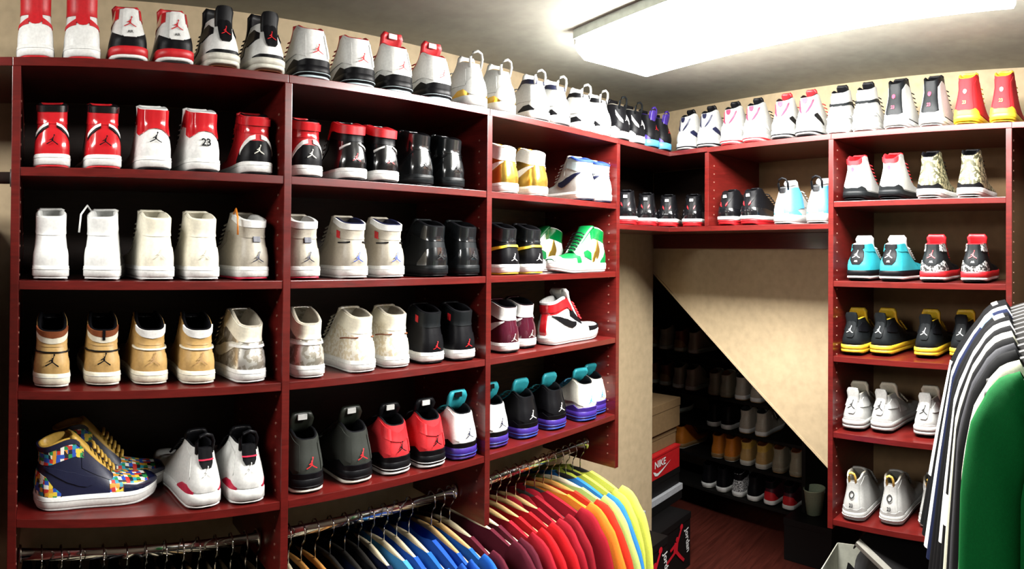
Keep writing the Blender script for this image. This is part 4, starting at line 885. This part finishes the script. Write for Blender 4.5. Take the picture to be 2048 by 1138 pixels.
GC = dict(black=(.0035, .0035, .004), navy=(.006, .010, .035), lblue=(.05, .25, .55), blue=(.012, .10, .42), royal=(.012, .07, .36), maroon=(.085, .008, .018), red=(.46, .008, .012), crim=(.30, .008, .018), wine=(.24, .008, .016), orange=(.75, .20, .02), tomato=(.62, .03, .012), lgreen=(.45, .58, .16), sky=(.03, .19, .52), lime=(.58, .66, .08), yellow=(.68, .72, .10), white=(.74, .74, .70), grey=(.3, .3, .3), cream=(.62, .62, .48), kelly=(.0, .105, .02), dgreen=(.01, .10, .04))
GH = 'clothes hangers on the long wall rods'; GG = 'garments on the long wall rods'
HR = random.Random(11)
def hung(y, hk, gname, gcol, desc, hdesc, **kw):
    tw = HR.uniform(-.07, .07)
    z = ZR_ + (.012 * (y - LY[2]) / .62 if y > LY[2] else 0)
    if hk: hanger(hk, hdesc, (XR, y, z + .0), tw, GH)
    if gname: garment(gname, desc, 'shirt' if 'hood' not in gname and 'jacket' not in gname else 'sweater', (XR, y + .0005, z), tw, cl(GC[gcol]), group=GG, **kw)
first = [(-.027, 'pale'), (.014, 'pale'), (.060, 'pale'), (.105, 'dark'), (.160, 'dark'), (.215, 'pale'), (.262, 'dark'), (.310, 'pale'), (.352, 'pale'), (.392, 'wood'), (.436, 'pale'), (.476, 'pale'), (.515, 'dark'), (.545, 'pale')]
ords = 'first second third fourth fifth sixth seventh eighth ninth tenth eleventh twelfth thirteenth fourteenth'.split()
for i, (y, hk) in enumerate(first):
    nm = dict(pale='pale wooden', dark='black', wood='honey wooden')[hk]
    hung(y, hk if y > -.02 else None, 'shirt', 'black', f'black shirt hanging {ords[i]} along the rod of the first bay', f'{nm} hanger {ords[i]} along the rod of the first bay', length=.66, neck=.10 if hk != 'dark' else .07)
second = [(.600, 'pale', 'shirt', 'black', 'black'), (.632, 'pale', 'shirt', 'black', 'black'), (.668, 'honey', 'shirt', 'black', 'black'), (.708, 'honey', 'shirt', 'black', 'black'), (.752, 'dark', 'hooded_sweater', 'black', 'black hooded'), (.796, 'dark', 'shirt', 'navy', 'dark navy'), (.838, 'dark', 'shirt', 'black', 'black and white'),
          (.878, 'pale', 'shirt', 'navy', 'navy'), (.920, 'pale', 'shirt', 'lblue', 'light blue'), (.962, 'pale', 'shirt', 'royal', 'royal blue'), (1.004, 'pale', 'shirt', 'blue', 'bright blue'), (1.044, None, 'shirt', 'royal', 'plain royal blue'), (1.084, 'wood', 'shirt', 'royal', 'wide necked blue'), (1.118, 'wood', 'shirt', 'blue', 'wide necked bright blue'), (1.152, 'pale', 'shirt', 'maroon', 'dark maroon')]
for i, (y, hk, gn, gc, dd) in enumerate(second):
    hung(y, hk, gn, gc, f'{dd} garment hanging {"first second third fourth fifth sixth seventh eighth ninth tenth eleventh twelfth thirteenth fourteenth fifteenth".split()[i]} in the middle bay', f'{dict(pale="pale wooden", honey="honey wooden", wood="maple wooden", dark="black").get(hk)} hanger {"first second third fourth fifth sixth seventh eighth ninth tenth eleventh twelfth thirteenth fourteenth fifteenth".split()[i]} in the middle bay', neck=.135 if hk == 'wood' else .10 if hk else .06, length=.68)
third = [(1.222, 'pale', 'shirt', 'maroon', 'maroon'), (1.258, 'pale', 'shirt', 'maroon', 'second maroon'), (1.300, 'wood', 'shirt', 'crim', 'crimson collared'), (1.342, 'wood', 'shirt', 'red', 'bright red'), (1.384, 'wood', 'shirt', 'red', 'red round-necked'), (1.426, 'wood', 'hooded_sweater', 'crim', 'crimson'), (1.470, None, 'hooded_sweater', 'wine', 'dark wine'), (1.516, None, 'hooded_sweater', 'crim', 'folded crimson'),
         (1.560, 'honey', 'shirt', 'orange', 'orange patterned'), (1.600, 'honey', 'shirt', 'tomato', 'tomato red'), (1.640, 'pale', 'shirt', 'lgreen', 'pale green'), (1.676, None, 'shirt', 'sky', 'sky blue'), (1.714, None, 'jacket', 'lime', 'lime yellow'), (1.756, None, 'jacket', 'yellow', 'bright yellow')]
for i, (y, hk, gn, gc, dd) in enumerate(third):
    long_ = gn != 'shirt'
    hung(y, hk or 'dark', gn, gc, f'{dd} {gn.replace("_", " ")} hanging {ords[i]} along the rod of the third bay', f'{dict(pale="pale wooden", honey="honey wooden", wood="maple wooden").get(hk, "black")} hanger {ords[i]} along the rod of the third bay', neck=.10 if hk else .05, length=.70, sleeve=.62 if long_ else .40, flare=.05 if long_ else .08)
# far left bay beyond the first upright
rod('chrome clothes rod beyond the left edge of the long wall shelving', (-1.50, -.66, 1.86), (-1.50, LY[0] - TH / 2 - .001, 1.86), (.01, .99), mat((.05, .035, .03), .5))
for y, c_, dd, ln in ((-.125, 'black', 'black sleeved garment hanging at the left edge of the picture', .9), (-.185, 'white', 'white garment hanging behind the black one at the left edge', .95), (-.25, 'grey', 'grey garment third from the upright at the left edge', .9)):
    garment('shirt', dd, 'shirt', (-1.50, y, 1.86), 0, cl(GC[c_]), length=ln, sleeve=.55, flare=.06, group='garments beyond the left upright', drop=.10)
    hanger('dark', dd.split(' hanging')[0].split(' third')[0] + "'s black hanger at the left edge", (-1.50, y, 1.86), 0, 'hangers beyond the left upright')
# right-hand clothes, hung across the short wall unit
XG, ZG = .17, 1.655
rod('chrome clothes rod on the right carrying jerseys towards the camera', (XG, .72, ZG), (XG, 1.86, ZG), (.004, .996))
rr_ = bpy.data.objects.get('closet_rod.004')
for yy in (.05, 1.10):
    MB().tube([(0, yy, .012), (0, yy, CZ - ZG - .004)], .007, 8).tube([(0, yy, CZ - ZG - .006), (0, yy, CZ - ZG)], .03, 12).build('ceiling_support', CHROME, rr_, True)
def rg(y, c_, dd, **k):
    q = (y - .985) / .815
    garment(k.pop('nm', 'jersey'), dd, 'shirt', (XG, y, ZG - .05 * (1 - q)), 0, cl(GC[c_]), group='garments on the right rod',
            **{**dict(length=.85, sleeve=.64, flare=.02 + .13 * q, thick=.016, hwid=.205, chest=.235, drop=.075, neck=.05, sx=.80 + .17 * q), **k})
    hanger('dark', 'black hanger of the ' + ' '.join(dd.split()[:6]), (XG, y, ZG - .05 * (1 - q)), 0, 'hangers on the right rod')
W_ = cl(GC['white']); CRM = cl(GC['cream']); KK = cl(GC['black']); NV = cl(GC['navy']); RDc = cl(GC['red']); KG_ = cl(GC['dgreen'])
PIP = (3, 5, W_)
rg(1.800, 'black', 'black jersey with white sleeve ends hanging farthest on the right rod', stripes=((2, 4, W_), (11, 17, W_)), trim=KG_)
rg(1.742, 'black', 'black jersey with green collar, second farthest on the right rod', trim=KG_)
rg(1.684, 'red', 'red shouldered white sleeved jersey, third farthest on the right rod', sl_col=W_, trim=RDc)
rg(1.626, 'navy', 'navy jersey with pale blue bands on the right rod', stripes=((3, 6, cl((.12, .2, .38))),))
rg(1.568, 'black', 'black jersey with cream shoulder band on the right rod', stripes=((1, 4, CRM),))
rg(1.508, 'black', 'plain black jersey between cream banded and white ones, right rod')
rg(1.446, 'white', 'white jersey between two black ones on the right rod', cuff=KK)
rg(1.384, 'black', 'black jersey with one white sleeve band on the right rod', stripes=((14, 16, W_),))
rg(1.320, 'cream', 'cream jersey with black cuffs on the right rod', cuff=KK)
rg(1.256, 'black', 'plain black sweater, fourth from the front on the right rod', nm='sweater')
rg(1.196, 'grey', 'mid grey thin jersey, third from the front on right rod', sl_col=cl((.05, .05, .055)))
rg(1.140, 'black', 'black sweater hanging second behind the green one, right rod', nm='sweater')
rg(1.060, 'cream', 'cream green jersey directly behind the green sweater', trim=KG_, sx=.80)
rg(.985, 'kelly', 'large green sweater hanging nearest on the right rod', nm='sweater', thick=.026, sleeve=.68)
